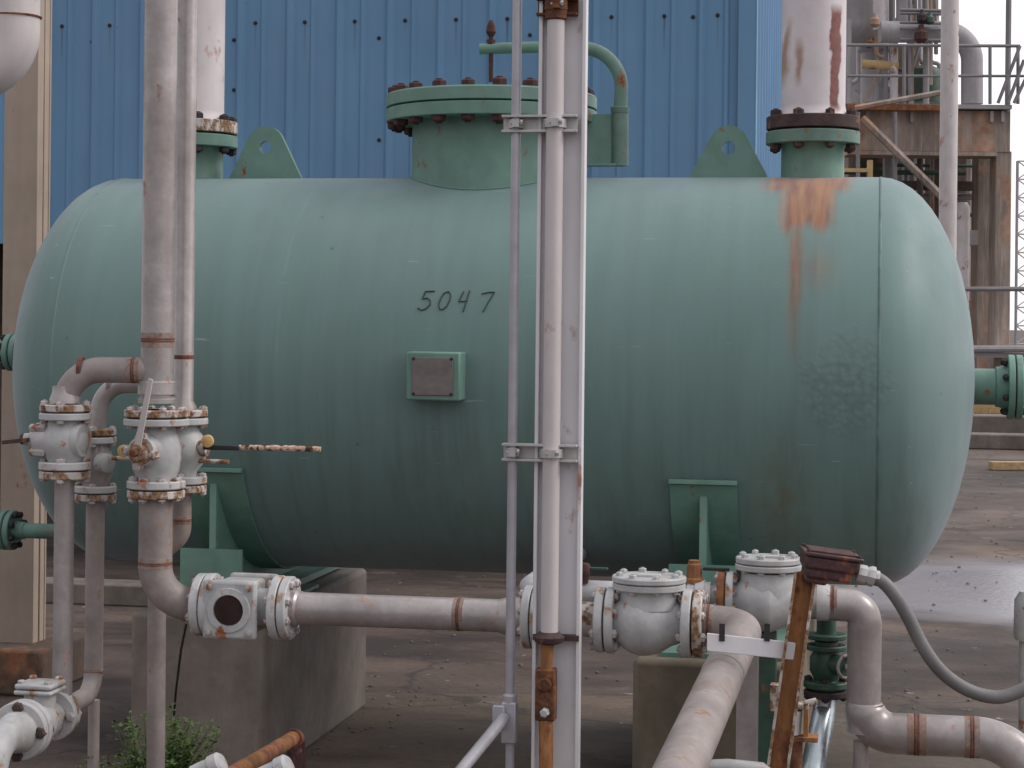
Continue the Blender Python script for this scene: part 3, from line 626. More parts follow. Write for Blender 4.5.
for f in (.6, 2.2, 3.8, 5.4):
    u = bd.orthogonal().normalized(); v_ = bd.cross(u)
    part('bolt', MB().lathe(st-bd*.012+(u*math.cos(f)+v_*math.sin(f))*.044, bd, [(0, .015), (.020, .015), (.025, .009)], 6), M_boltw, vA)
hb_ = st+bd*.025
lv = MB(); l0, l1 = hb_+D*.004+Z*.02, W(151, 379, YA-.17)
dr = (l1-l0).normalized(); sd2 = dr.cross(bd).normalized()
lv.prism([(-.010, 0), (.010, 0), (.007, (l1-l0).length), (-.007, (l1-l0).length)], l0, sd2, dr, -.003, .004, bd)
part('lever', lv, M_pipewhite, vA, bev=.001)
# elbow from valve A to the sight glass line
E0 = W(190, 604, 5.95)
def E(px):      # point of the line at image column px
    s_ = S(px, E0.dot(N), 604); return D*s_+N*E0.dot(N)+Z*E0.z
eb = onA(E0.z); eb2 = Vector((cA.x, cA.y, E0.z))
pp = bend([onA(zA(493)), eb2, E(196)], .125, 14)
part('pipe', MB().tube(pp, .0495, 44), M_pipe2, AL)
weld(AL, onA(zA(563)), Z, .0495, .005); weld(AL, E(187), D, .0495, .004)
# sight glass
sg = thing('sight_glass', 'square white sight glass with round dark window on the horizontal pipe', 'sight glass', E(240)-Z*.1)
joint(sg, AL, E(207), D, .094, .045, .013, .004, 8, .0125, mp_=M_flange)
EL = thing('horizontal_pipe', 'long horizontal grey pipe from the sight glass to behind the channel column', 'pipe', E(400), 'grey process pipes')
joint(sg, EL, E(284), -D, .094, .045, .013, .004, 8, .0125, mp_=M_flange)
cb = (E(216)+E(262))/2; hw = (E(262)-E(216)).length/2
part('body', MB().box(cb+D*.002, (hw*.86, .068, .078)).cyl(E(210), E(281), .055, 32), M_white, sg, bev=.012)
win = cb-N*.070
fr = part('window_frame', MB().box(win-N*.012, (.082, .012, .086)), M_white, sg, bev=.010)
part('retaining_ring', MB().lathe(win-N*.024, -N, [(0, .066), (.007, .064), (.009, .046), (-.004, .044)], 44), M_white, fr)
part('glass', MB().lathe(win-N*.0265, -N, [(0, .0435), (.0028, .042), (.003, 0)], 36), M_glass, fr)
for i in (-1, 1):
    for k in (-1, 1):
        part('bolt', MB().lathe(win-N*.022+D*.060*i+Z*.066*k, -N, [(0, .010), (.012, .010), (.014, .006)], 6), M_boltw, fr)
part('rear_cover', MB().box(cb+N*.085+D*.02+Z*.004, (.076, .014, .083)), M_white, sg, bev=.01)
# long horizontal pipe
part('pipe', MB().tube([E(288), E(529)], .0475, 44), M_pipe, EL)
part('hub', MB().lathe(E(286), D, [(0, .056), (.035, .054), (.042, .048)], 40), M_pipe, EL)
weld(EL, E(460), D, .0475, .005)
EC = E(505)
part('coupling', MB().lathe(E(499), D, [(0, .048), (.03, .056), (.075, .058)], 40), M_pipe, EL)
# check valve to the right of the column, on the same line
cv1 = thing('check_valve', 'bulbous white check valve with round bolted lid right of the column', 'valve', E(650)-Z*.1, 'bulbous white valves with bolted lids')
f0 = joint(cv1, EL, E(534), D, .092, .045, .012, .004, 8, .0125, mp_=M_flange)
SP = thing('short_pipe', 'short white pipe piece with rusty flange between column and bulbous valve', 'pipe', E(570), 'grey process pipes')
part('pipe', MB().tube([E(536), E(604)], .050, 40), M_whiterust, SP)
f0.parent = SP; f0.matrix_parent_inverse = Matrix.Identity(4)
inv = ROOTS[SP.name].inverted() @ ROOTS[cv1.name]
f0.matrix_local = inv
joint(cv1, SP, E(606.5), D, .094, .045, .0125, .005, 8, .0125, mp_=M_flange)
s1, s2 = E(609), E(689); Lc = (s2-s1).length; cc = (s1+s2)/2
part('body', MB().lathe(s1, D, [(0, .056), (.02, .058), (.04, .074), (.065, .090), (.095, .098), (Lc-.11, .096), (Lc-.08, .088), (Lc-.05, .068), (Lc-.02, .057), (Lc, .056)], 48).lathe(cc-D*.0+Z*.04, Z, [(0, .088), (.042, .084), (.068, .084)], 44), M_white, cv1, ang=.9)
lid = part('lid', MB().ring(cc+Z*.122, Z, .0085, .106, .001, 56).ring(cc+Z*.1015, Z, .0095, .104, .001, 56), M_white, cv1)
part('lid_boss', MB().box(cc+Z*.134-N*.02, (.035, .016, .004)), M_flange, lid, bev=.002)
bolts(lid, cc+Z*.112, Z, .086, 8, .042, .0105, M_white, .2)
# fitting after the check valve: elbow towards the viewer and the fat pipe coming forward
FP = thing('fat_pipe', 'fat grey pipe coming forward to the bottom edge under the slotted plate', 'pipe', E(745), 'grey process pipes')
joint(cv1, FP, E(693.5), -D, .097, .045, .0135, .005, 8, .0125, mp_=M_whiterust)
ce = E(748)+Z*-.012
ce = E(745)-Z*.004; f1 = W(706, 712, 4.75); f2 = f1+(f1-ce)*1.6
pp = bend([E(697), ce, f2], [.085], 16)
part('pipe', MB().tube(pp, .0545, 44), M_pipe2, FP)
weld(FP, E(709), D, .0545, .004); weld(FP, ce.lerp(f1, .62), (f1-ce), .0545, .004, M_pipe2)
# second line behind
Q0 = W(700, 596, 6.06)
def Q(px): s_ = S(px, Q0.dot(N), 600); return D*s_+N*Q0.dot(N)+Z*Q0.z
BP = thing('rear_pipe', 'white pipe of the rear line passing behind the bulbous valve', 'pipe', Q(600), 'grey process pipes')
pp = bend([Q(527)+N*1.2, Q(527), Q(724)], .07, 10)
part('pipe', MB().tube(pp, .036, 32), M_flange, BP)
cv2 = thing('check_valve', 'rear white check valve beside the dark red junction box', 'valve', Q(768)-Z*.1, 'bulbous white valves with bolted lids')
joint(cv2, BP, Q(726), D, .078, .036, .011, .004, 8, .012, mp_=M_orange)
cc2 = Q(768)-Z*.012; s1 = Q(730); s2 = Q(806); Lc = (s2-s1).length
part('body', MB().lathe(s1-Z*.008, D, [(0, .05), (.02, .05), (.04, .07), (.07, .088), (.12, .096), (Lc-.10, .093), (Lc-.05, .068), (Lc-.02, .052), (Lc, .052)], 48).lathe(cc2+Z*.02, Z, [(0, .088), (.06, .082), (.072, .080)], 44), M_white, cv2, ang=.9)
lid = part('lid', MB().ring(cc2+Z*.128, Z, .009, .098, .001, 56).ring(cc2+Z*.1075, Z, .009, .100, .001, 56), M_white, cv2)
part('lid_boss', MB().box(cc2+Z*.141-N*.02, (.033, .015, .004)), M_flange, lid, bev=.002)
bolts(lid, cc2+Z*.119, Z, .080, 8, .043, .0105, M_white, .5)
# small ball valve on the rear line with black handle
sv = thing('small_valve', 'small orange rusted stem with black handle between the two bolted lids', 'valve', Q(697))
part('body', MB().lathe(Q(688), D, [(0, .046), (.02, .046), (.024, .05), (.05, .05), (.054, .044), (.07, .044)], 24), M_flange, sv)
part('stem', MB().lathe(Q(694)+Z*.04, Z, [(0, .030), (.012, .030), (.016, .025), (.055, .023), (.06, .018), (.068, .018)], 10), M_orange, sv)
part('handle', MB().box(Q(694)+Z*.083+D*.066, (.040, .009, .0045)), M_black, sv, bev=.002)
rv = thing('valve_stub', 'dark red valve knob just right of the channel column', 'valve', Q(583))
part('stem', MB().lathe(Q(583)+Z*.03-N*.02, Z, [(0, .018), (.02, .02), (.03, .026), (.05, .026), (.06, .02)], 14), M_rustred, rv)
part('handle', MB().box(Q(594)+Z*.075-N*.02, (.045, .008, .004)), M_darkgreen, rv, bev=.002)

# pipe B behind A with its valve
YB = 6.14; cB = W(183, 450, YB)
def onB(y): return Vector((cB.x, cB.y, W(183, y, YB).z))
Bp = pipe_thing('slimmer grey pipe just behind and right of the tall fat one', onB(400))
part('pipe', MB().lathe(onB(410), Z, [(0, .040), (.01, .040), (.03, .030), (3.0, .030)], 36), M_pipe, Bp)
weld(Bp, onB(357), Z, .030, .006, M_weld)
vB = thing('ball_valve', 'rear white valve with long black flaking handle pointing right', 'valve', onB(480), 'flanged valves on the left pipes')
Bl = pipe_thing('slim grey pipe curling behind the fat elbow and down to the ground', onB(768))
joint(vB, Bp, onB(417), -Z, .076, .03, .0105, .004, 4, .012)
joint(vB, Bl, onB(484), Z, .074, .03, .0115, .004, 4, .013)
part('body', MB().lathe(onB(480), Z, [(0, .04), (.03, .045), (.055, .066), (.09, .076), (.125, .070), (.15, .05), (.185, .042)], 36), M_white, vB)
hz_ = onB(447)
part('stem', MB().cyl(hz_+D*.05-N*.02, hz_+D*.085-N*.02, .026, 18), M_whiterust, vB)
part('stem_cap', MB().lathe(W(208, 441, YB-.10), -N, [(0, .019), (.008, .019), (.010, .016)], 24), M_yellow, vB)
ph = W(203, 447.5, YB-.08)
hd = part('handle', MB().box((ph+W(240, 447.5, YB-.085))/2, ((W(240, 447, YB)-W(203, 447, YB)).length/2, .010, .0075)), M_black, vB, bev=.003)
part('grip', MB().tube([W(240-1, 447.3, YB-.085)+D*(.0135*i)+Z*random.uniform(-.0008, .0008) for i in range(20)], [.0085+random.uniform(-.0012, .0014) for i in range(20)], 10), M_flaky, hd)
pp = bend([onB(489), onB(535), W(158, 556, YB), W(157, 590, YB), Vector((W(157, 680, YB).x, YB, -.02))], [.06, .06, .5], 8)
part('pipe', MB().tube(pp, .028, 32), M_pipe2, Bl)
weld(Bl, onB(520), Z, .028, .004)

# pipe C branch left
CP = pipe_thing('stained grey branch pipe bending left and down to the leftmost valve', W(66, 400, YA))
cC = W(65, 440, YA); onC = lambda y: Vector((cC.x, cC.y, W(65, y, YA).z))
zbr = W(110, 370, YA).z
pp = bend([Vector((cA.x, cA.y, zbr)), Vector((cC.x+.012, cC.y, zbr)), Vector((cC.x, cC.y, onC(404).z))], .105, 12)
part('pipe', MB().tube(pp, [.038 if i < len(pp)-4 else .037 for i in range(len(pp))], 40), M_pipe2, CP)
weld(CP, Vector((W(81, 370, YA).x, cC.y, zbr)), Vector((1, 0, 0)), .038, .006, M_weld); weld(CP, Vector((W(134, 370, YA).x, cC.y, zbr)), Vector((1, 0, 0)), .038, .006)
part('hub', MB().lathe(onC(403), Z, [(0, .047), (.012, .046), (.03, .039), (.05, .0375)], 32), M_pipe, CP)
vC = thing('ball_valve', 'leftmost white valve with dark lever pointing left over the column', 'valve', onC(480), 'flanged valves on the left pipes')
CL = pipe_thing('slim grey pipe below the leftmost valve, nearest the column', onC(700))
joint(vC, CP, onC(412), -Z, .076, .03, .0105, .004, 4, .012)
joint(vC, CL, onC(470), Z, .076, .03, .0115, .004, 4, .013)
part('body', MB().lathe(onC(466), Z, [(0, .047), (.012, .048), (.03, .058), (.05, .067), (.07, .070), (.095, .066), (.115, .055), (.14, .047), (.15, .047)], 40).lathe(onC(440), D*.98-N*.1, [(-.06, .055), (.05, .055), (.062, .048)], 28), M_white, vC)
bn = part('bonnet', MB().lathe(onC(440)-D*.05, -D, [(0, .05), (.035, .05), (.037, .03), (.055, .026), (.057, .018), (.075, .018)], 28), M_white, vC)
for f in (.785, 2.356, 3.927, 5.498):
    part('bolt', MB().lathe(onC(440)-D*.045+(N*math.cos(f)+Z*math.sin(f))*.05, -D, [(0, .013), (.045, .013), (.05, .009)], 6), M_boltw, vC)
part('stem', MB().lathe(onC(440)-D*.115, -D, [(0, .016), (.022, .016), (.025, .01)], 8), M_darkrust, vC)
part('lever', MB().box(W(16, 441, YA), (.043, .007, .006), (D+Z*.12).normalized(), N, Z), M_darkrust, vC, bev=.002)
part('pipe', MB().tube([onC(474), onC(712)], .0292, 32), M_pipe, CL)

# pipe D behind C
YD = 6.18; cD = W(96, 450, YD); onD = lambda y: Vector((cD.x, cD.y, W(96, y, YD).z))
DP = pipe_thing('rear grey branch pipe bending down behind the stained one', onD(410))
zd = W(120, 384, YD).z
pp = bend([Vector((cB.x, YD-.02, zd)), Vector((cD.x+.02, cD.y, zd)), Vector((cD.x, cD.y, onD(432).z))], .085, 12)
part('pipe', MB().tube(pp, .0275, 32), M_pipe, DP)
weld(DP, Vector((W(110, 384, YD).x, cD.y-.005, zd)), Vector((1, 0, 0)), .0275, .005, M_pipe2)
vD = thing('ball_valve', 'rear left white valve with pale rod handle reaching behind the lever valve', 'valve', onD(500), 'flanged valves on the left pipes')
DL = pipe_thing('slim grey pipe second from the left, running to the low white valve', onD(690))
joint(vD, DP, onD(436), -Z, .062, .027, .010, .004, 4, .0115)
joint(vD, DL, onD(493), Z, .064, .027, .0105, .004, 4, .0115)
part('body', MB().lathe(onD(490), Z, [(0, .040), (.02, .041), (.05, .052), (.08, .054), (.11, .050), (.14, .040), (.155, .040)], 32), M_pipe, vD)
part('stem', MB().lathe(onD(462)+D*.03-N*.03, D-N*.5, [(0, .032), (.03, .03), (.035, .02)], 16), M_white, vD)
rp_ = part('rod_handle', MB().tube([W(112, 458, YD-.06), W(170, 460, YD-.07), W(229, 462, YD-.08)], .007, 10), M_whiterust, vD)
part('stem_cap', MB().lathe(W(124, 451, YD-.09), -N, [(0, .019), (.008, .019), (.010, .016)], 24), M_yellow, vD)

# low left check valve line heading forward
G0 = W(95, 697, 6.1)
elb = Vector((cD.x, cD.y, G0.z))
pp = bend([onD(497), elb, elb-N*.285-Z*.012], .075, 12)
part('pipe', MB().tube(pp, .0285, 32), M_pipe2, DL); weld(DL, onD(672), Z, .0285, .004)
lvz = thing('check_valve', 'low white check valve with stained flanges at the bottom left corner', 'valve', elb-N*.42-Z*.12, 'bulbous white valves with bolted lids')
gl = elb-Z*.012
joint(lvz, DL, gl-N*.295, -N, .074, .03, .011, .004, 4, .014, mp_=M_whiterust)
part('body', MB().lathe(gl-N*.31, -N, [(0, .042), (.03, .044), (.06, .058), (.11, .060), (.15, .056), (.20, .045)], 36).lathe(gl-N*.40, Z, [(0, .046), (.085, .046)], 32), M_white, lvz)
lid = part('lid', MB().box(gl-N*.40+Z*.090, (.058, .058, .007)).box(gl-N*.40+Z*.107, (.056, .056, .008)), M_white, lvz, bev=.006)
for i in (-1, 1):
    for k in (-1, 1): part('bolt', MB().lathe(gl-N*(.40+.040*k)+D*.040*i+Z*.112, Z, [(0, .012), (.01, .012), (.013, .007)], 6), M_boltw, lid)
LP = pipe_thing('white pipe elbow leaving the low check valve down at the bottom left corner', gl-N*.7)
joint(lvz, LP, gl-N*.525, N, .084, .03, .012, .004, 4, .017, mp_=M_flange, mb_=M_darkrust)
pp = bend([gl-N*.53, gl-N*.72, gl-N*.75-Z*.5], .09, 10)
part('pipe', MB().tube(pp, [.058]+[.046]*(len(pp)-1), 36), M_white, LP)
part('hub', MB().lathe(gl-N*.54, -N, [(0, .062), (.03, .058), (.08, .047)], 36), M_white, LP)
sp_ = MB().tube([W(94, 700, 6.25), W(93, 800, 6.25)-Z*.1, Vector((W(93, 800, 6.25).x, 6.25, -.01))], .018, 20)
single('support_post', sp_, M_pipe2, 'thin grey post standing below the second slim pipe', 'post')

# ------------------------------------------------------------------ centre channel column, its pipe, conduit and brackets
YC = 5.6; xc = W(558.5, 500, YC); hwc = .0615
col = thing('channel_column', 'tall pale grey channel column standing in front of the tank', 'column', (xc.x, YC, 0))
part('web', MB().box((xc.x, YC+.012, 2.2), (hwc-.004, .004, 2.2)), M_column, col)
for sgn in (-1, 1): part('column_flange', MB().box(Vector((xc.x, YC, 2.2))+D*sgn*hwc, (.0055, .019, 2.2)), M_column, col, bev=.002)
cp = W(553, 300, YC-.03); zend = W(553, 636, YC-.03).z
rp2 = thing('riser_pipe', 'slim stained white pipe clamped inside the channel column', 'pipe', (cp.x, cp.y, zend))
part('pipe', MB().cyl((cp.x, cp.y, zend), (cp.x, cp.y, 4.4), .0245, 32), M_pipewhite, rp2)
part('collar', MB().lathe((cp.x, cp.y, zend-.022), Z, [(0, .024), (.006, .04), (.02, .044), (.026, .036), (.034, .028)], 24).box(Vector((cp.x, cp.y+.02, zend-.006))+D*.02, (.065, .012, .008)), M_darkrust, rp2)
part('coupling', MB().lathe((cp.x, cp.y, W(553, 22, YC).z), Z, [(0, .026), (.004, .031), (.09, .031)], 24), M_rust, rp2)
bx = W(546, 694, YC-.035)
rc_ = thing('rusty_fitting', 'rusted brown fitting with white bolt below the column pipe', 'fitting', (bx.x, bx.y, bx.z-.1))
part('block', MB().box(bx, (.028, .022, .072)).cyl(bx+Z*.03-N*.02, bx+Z*.03-N*.032, .02, 18), M_rust, rc_, bev=.005)
part('hex_bolt', MB().lathe(bx-Z*.046-N*.022+D*.002, -N, [(0, .013), (.02, .013), (.024, .009)], 6), M_white, rc_)
part('upper_pipe', MB().tube([Vector((cp.x-.005, cp.y, zend)), bx+Z*.07], .018, 20), M_orange, rc_)
part('lower_pipe', MB().tube([bx-Z*.07, bx-Z*.13+D*.002, W(546, 768, YC-.04), W(541, 800, YC-.05), W(535, 900, YC-.06)], .020, 20), M_orange, rc_)
cx_ = W(513, 400, YC-.0); zb_ = W(508, 706, YC).z
cdt = thing('conduit', 'thin grey conduit left of the channel column ending in a conduit box', 'conduit', (cx_.x, YC, zb_))
part('tube', MB().cyl((cx_.x, YC, zb_), (cx_.x, YC, 4.4), .0135, 20), M_conduit, cdt)
cbx = W(508, 722, YC); 
part('conduit_body', MB().box((cx_.x, YC, cbx.z), (.021, .02, .058)).box(Vector((cx_.x-.028, YC-.005, cbx.z+.016)), (.018, .018, .034)).lathe((cx_.x, YC, cbx.z+.05), Z, [(0, .02), (.028, .02), (.03, .016)], 20), M_conduit, cdt, bev=.006)
part('branch_tube', MB().tube([W(504, 718, YC-.02), W(463, 768, YC-.30), W(380, 868, YC-.8)], .0165, 20), M_conduit, cdt)
part('lower_tube', MB().cyl((cx_.x+.002, YC, cbx.z-.05), (cx_.x+.002, YC, 0), .0125, 18), M_conduit, cdt)
for k, (y, lab) in enumerate(((6, 'topmost strut bracket clamping pipe to column at the top edge'), (123, 'upper strut bracket across column and conduit, level with the hatch flange'), (452.5, 'lower strut bracket across column and conduit, on the tank middle'))):
    c0 = W(503 if k else 538, y, YC-.03); c1 = W(579, y, YC-.03); mid = Vector(((c0.x+c1.x)/2, YC-.0, c0.z)); hl = (c1.x-c0.x)/2
    q = thing('strut_bracket', lab, 'bracket', mid, 'strut brackets on the channel column')
    mid = mid+N*.022-N*.038
    part('channel', MB().box(mid+Z*.021, (hl, .018, .0035)).box(mid-Z*.021, (hl, .018, .0035)).box(mid+N*.016, (hl, .0025, .0178)), M_rust if k == 0 else M_cream, q, bev=.001)
    for (xx, rr, nm) in ((cp.x, .0285, 'pipe_clamp'), (cx_.x, .0165, 'pipe_clamp')):
        if k == 0 and xx == cx_.x: continue
        yy = cp.y if xx == cp.x else YC
        b_ = MB().lathe((xx, yy, mid.z-.012), Z, [(0, rr), (.0, rr+.004), (.024, rr+.004), (.024, rr)], 28)
        b_.box((xx, yy-rr-.010, mid.z), (.010, .010, .011)).box((xx, yy+rr+.004, mid.z), (rr*.8, .006, .012))
        cl = part(nm, b_, M_rust if k == 0 else M_cream, q)
        part('clamp_bolt', MB().cyl((xx-.016, yy-rr-.012, mid.z), (xx+.018, yy-rr-.012, mid.z+.003), .004, 8).lathe((xx+.012, yy-rr-.012, mid.z+.002), Vector((1, 0, 0)), [(0, .008), (.007, .008)], 6), M_cream, cl)

# ------------------------------------------------------------------ right foreground: support bar, junction box, flexible conduit, pipes
YG = 5.06
gb = thing('pipe_support', 'leaning orange rusted channel bar with grey slotted cross plate', 'support', (W(785, 760, YG).x, YG, 0))
t0, t1 = W(806, 572, YG), W(786, 712, YG); dz = (t1-t0).normalized(); low = t0+dz*(t0.z/-dz.z)
sx = D.copy(); midp = (t0+low)/2; hl = (low-t0).length/2; yv = dz.cross(sx).normalized()
part('channel_bar', MB().box(midp, (.021, .004, hl), sx, yv, dz), M_orange, gb)
part('bar_edge', MB().box(midp+sx*.0245-N*.012, (.0035, .020, hl), sx, yv, dz), M_whiterust, gb)
part('bar_edge', MB().box(midp-sx*.0245-N*.012, (.0035, .020, hl), sx, yv, dz), M_whiterust, gb)
p0, p1 = W(707, 641, YG), W(800, 651, YG)
crp = MB(); dd = (p1-p0).normalized(); crp.box((p0+p1)/2+Z*-.002-N*.0, ((p1-p0).length/2, .004, .0225), dd, N, Z)
part('cross_plate', crp, M_column, gb, bev=.002)
for x in (722, 767):
    part('strap', MB().box(W(x, 634, YG-.006)+Z*.004, (.007, .003, .022)), M_black, gb)
jb = thing('junction_box', 'dark red cast junction box on top of the rusty bar, tilted', 'box', t0)
jd = (W(858, 561, YG)-W(800, 553, YG)).normalized(); ju = jd.cross(-N).normalized()*-1
if ju.z < 0: ju = -ju
jn = jd.cross(ju).normalized(); jc = W(829, 567, YG)
part('body', MB().box(jc+ju*.012, (.069, .055, .018), jd, jn, ju).box(jc-ju*.012-jd*.004, (.058, .048, .018), jd, jn, ju).box(jc-ju*.032-jd*.034, (.030, .04, .012), jd, jn, ju), M_box, jb, bev=.008)
ldj = part('lid', MB().box(jc+ju*.033, (.074, .062, .005), jd, jn, ju), M_box, jb, bev=.003)
part('gasket_edge', MB().box(jc+ju*.040, (.060, .05, .003), jd, jn, ju), M_rustred, ldj, bev=.002)
for i in (-1, 1):
    for k in (-1, 1): part('screw', MB().lathe(jc+ju*.038+jd*.064*i+jn*.052*k, ju, [(0, .007), (.006, .006), (.007, 0)], 10), M_boltdark, ldj)
c0 = W(857, 573, YG-.01); c1 = W(874, 577, YG-.01)
fx = thing('flexible_conduit', 'grey flexible conduit sagging from the dark red box to the right edge', 'conduit', c0)
part('connector', MB().lathe(c0, c1-c0, [(0, .021), (.010, .024), (.022, .024), (.024, .021), (.034, .026), (.044, .026), (.046, .018), (.056, .018)], 8), M_cream, fx)
cpts = [(872, 576, 0), (884, 583, 0), (896, 597, 0), (908, 617, .0), (922, 645, .0), (938, 668, .0), (957, 684, .0), (978, 694, .0), (1000, 697, .0), (1022, 690, .0), (1045, 676, 0), (1090, 640, 0)]
P3 = [W(x, y, YG-.01-.0) for x, y, _ in cpts]
def catmull(P, n=8):
    out = []
    for i in range(len(P)-1):
        a, b, c, d = P[max(i-1, 0)], P[i], P[i+1], P[min(i+2, len(P)-1)]
        for k in range(n):
            t = k/n; out.append(.5*((2*b)+(c-a)*t+(2*a-5*b+4*c-d)*t*t+(3*b-a-3*c+d)*t**3))
    out.append(P[-1]); return out
P3 = catmull(P3, 14)
part('hose', MB().tube(P3, [.0168+.0005*(i % 2) for i in range(len(P3))], 24), M_flex, fx)
# rear line pipe to the right, down and across
YH = 5.95
H0 = Q(812)
HP = thing('bent_pipe', 'fat grey pipe dropping right of the rusty bar and bending to the right edge', 'pipe', (W(863, 768, YH).x, YH, 0), 'grey process pipes')
hx = W(866, 620, YH); top = Vector((hx.x, H0.y-.06, H0.z-.01))
top = H0+D*((hx.x-H0.x)/D.x)-Z*.012
bot = Vector((top.x, top.y, W(866, 732, top.y).z))
b1_ = bot+D*.365; 
pp = bend([H0-Z*.006, top, bot], .055, 12)
part('pipe', MB().tube(pp, .0505, 44), M_pipe, HP)
part('hub', MB().lathe(Q(817)-Z*.006, D, [(0, .055), (.03, .055), (.04, .0505)], 36), M_white, HP)
weld(HP, Q(833)-Z*.006, D, .0505, .004)
pp = bend([Vector((bot.x, bot.y, W(866, 702, bot.y).z)), bot, bot+D*.40, bot+D*.40+D*.35-Z*.33-N*.1], [.088, .18], 16)
low_ = [v for v in pp]
part('lower_pipe', MB().tube(low_, [.0505, .0525, .0555, .058]+[.0605]*(len(low_)-4), 44), M_pipe, HP)
weld(HP, W(866, 705, bot.y)*1.0, Z, .0515, .004, M_weld)
weld(HP, bot+D*.155, D, .0605, .009); weld(HP, bot+D*.315, D, .0605, .007)
part('support_leg', MB().cyl((bot.x-.004, bot.y+.02, 0), (bot.x-.004, bot.y+.02, bot.z-.03), .023, 24), M_pipe, HP)
H2 = thing('support_post', 'grey square post holding up the fat pipe elbow by the rusty bar', 'post', (W(746, 768, 5.78).x, 5.78, 0))
ptop = ce.z-.03
pc = Vector((W(747, 690, 5.78).x, 5.78, 0))
part('post', MB().box(pc+Z*ptop/2, (.030, .006, ptop/2)).box(pc+Z*ptop/2+N*.05, (.030, .005, ptop/2)).box(pc+Z*ptop/2+N*.026, (.005, .022, ptop/2)), M_pipe, H2)
part('foot_plate', MB().box(pc+Z*.008+N*.026, (.08, .08, .008)), M_rust, H2)
gp = W(767, 700, 6.02); 
b = thing('support_post', 'dark green square post between grey post and rusty bar', 'post', (gp.x, 6.02, 0))
part('post', MB().box((gp.x, 6.02, .36), (.027, .027, .36)), M_darkgreen, b, bev=.002)
part('foot_plate', MB().box((gp.x, 6.02, .008), (.07, .07, .008)), M_rust, b)
# dark green gate valve assembly between bar and bent pipe
gx = W(826, 664, 6.12); gc = Vector((gx.x, 6.12, 0)); gz = lambda y: W(826, y, 6.12).z
gv = thing('gate_valve', 'small dark green flanged valve between rusty bar and fat pipe', 'valve', gc+Z*gz(690))
part('body', MB().lathe(gc+Z*gz(690), Z, [(0, .04), (.02, .04), (.03, .034), (.06, .05), (.10, .05), (.125, .036), (.15, .036)], 28).cyl(gc+Z*gz(662), gc+Z*gz(662)+(-N+D*.9).normalized()*.09, .03, 20), M_darkgreen, gv)
for y in (636, 647): 
    f = flange(gv, gc+Z*gz(y), Z, .008, .062, .001, M_darkgreen)
f = flange(gv, gc+Z*gz(684), Z, .010, .068, .001, M_darkgreen); bolts(f, gc+Z*gz(688), Z, .053, 4, .05, .012, M_boltdark, .4)
part('handwheel', MB().tube([gc+Z*gz(662)+(-N+D*.9).normalized()*.095+Z*.035*math.cos(i*.5236)+(-D-N*.9).normalized()*.035*math.sin(i*.5236) for i in range(13)], .005, 8).cyl(gc+Z*gz(662), gc+Z*gz(662)+(-N+D*.9).normalized()*.10, .008, 10), M_boltw, gv)
bp_ = thing('steel_pipe', 'bright steel pipe slanting down below the dark green valve', 'pipe', gc)
part('flange', MB().ring(gc+Z*gz(693), Z, .010, .067, .001), M_boltdark, bp_)
part('pipe', MB().tube([gc+Z*gz(693), gc+Z*gz(712)-D*.004-N*.01, W(812, 772, 5.95), W(800, 850, 5.8)-Z*.1], .036, 30), M_steel, bp_)
part('upper_pipe', MB().cyl(gc+Z*gz(640), gc+Z*gz(612), .03), M_darkgreen, gv)
# rusty odds and ends at the foot of the bar
rb = thing('rusty_bracket', 'rusty clamp bracket with pale bits low on the leaning bar', 'bracket', W(785, 720, 5.4)-Z*.1)
rbc = W(788, 705, 5.32)
part('clamp', MB().box(rbc+D*.01, (.045, .02, .008)).box(rbc-D*.035+Z*.02, (.012, .02, .035)).lathe(rbc+D*.045+Z*.005, D+Z*.3, [(0, .010), (.03, .010), (.032, .006)], 8), M_whiterust, rb, bev=.002)
part('pale_sleeve', MB().cyl(rbc+D*.012-Z*.012, rbc+D*.008-Z*.075, .026, 24), M_flange, rb)
part('plate', MB().box(rbc+D*.02-Z*.085, (.06, .03, .006)).box(rbc+D*.048-Z*.04, (.006, .02, .05)), M_orange, rb)
part('stub', MB().cyl(rbc+D*.01-Z*.09, rbc+D*.008-Z*.55, .03, 20), M_rust, rb)

# bottom edge pieces
tb = thing('end_fitting', 'pale rounded pipe cap just rising into view under the fat pipe', 'fitting', W(728, 790, 5.0))
part('cap', MB().tube([W(684, 772, 5.0), W(692, 767, 5.0), W(728, 766, 5.0), W(762, 769, 5.0), W(772, 775, 5.0)], [.012, .017, .018, .017, .012], 18).box(W(728, 790, 5.0), (.10, .03, .04)), M_white, tb, bev=.003)
for i, (x, y, Y_, r_, lab) in enumerate(((209, 769, 5.3, .028, 'small white pipe cap at the bottom edge near the weed'), (276, 772, 5.3, .030, 'small white pipe cap at the bottom edge beside the orange pipe'))):
    b = thing('end_fitting', lab, 'fitting', W(x, y, Y_)-Z*.1, 'white caps along the bottom edge')
    part('cap', MB().lathe(W(x, y, Y_)-D*.04-Z*.02, D*.9+Z*.45, [(0, r_), (.05, r_), (.054, r_*1.15), (.08, r_*1.15), (.088, r_*.9), (.09, 0)], 28), M_white, b)
    part('stub_pipe', MB().cyl(W(x, y, Y_)-D*.04-Z*.02, (W(x, y, Y_)-D*.06)*Vector((1, 1, 0)).x if False else W(x, y, Y_)-D*.05-Z*.5, r_*.85), M_pipe2, b)
op = thing('orange_pipe', 'rusty orange pipe sloping up to a dark red elbow beside the pier', 'pipe', W(297, 740, 5.6)-Z*.3)
e_ = W(294, 738, 6.3)
part('pipe', MB().tube([e_, W(262, 757, 5.9), W(222, 780, 5.5)], .0235, 24), M_orange, op)
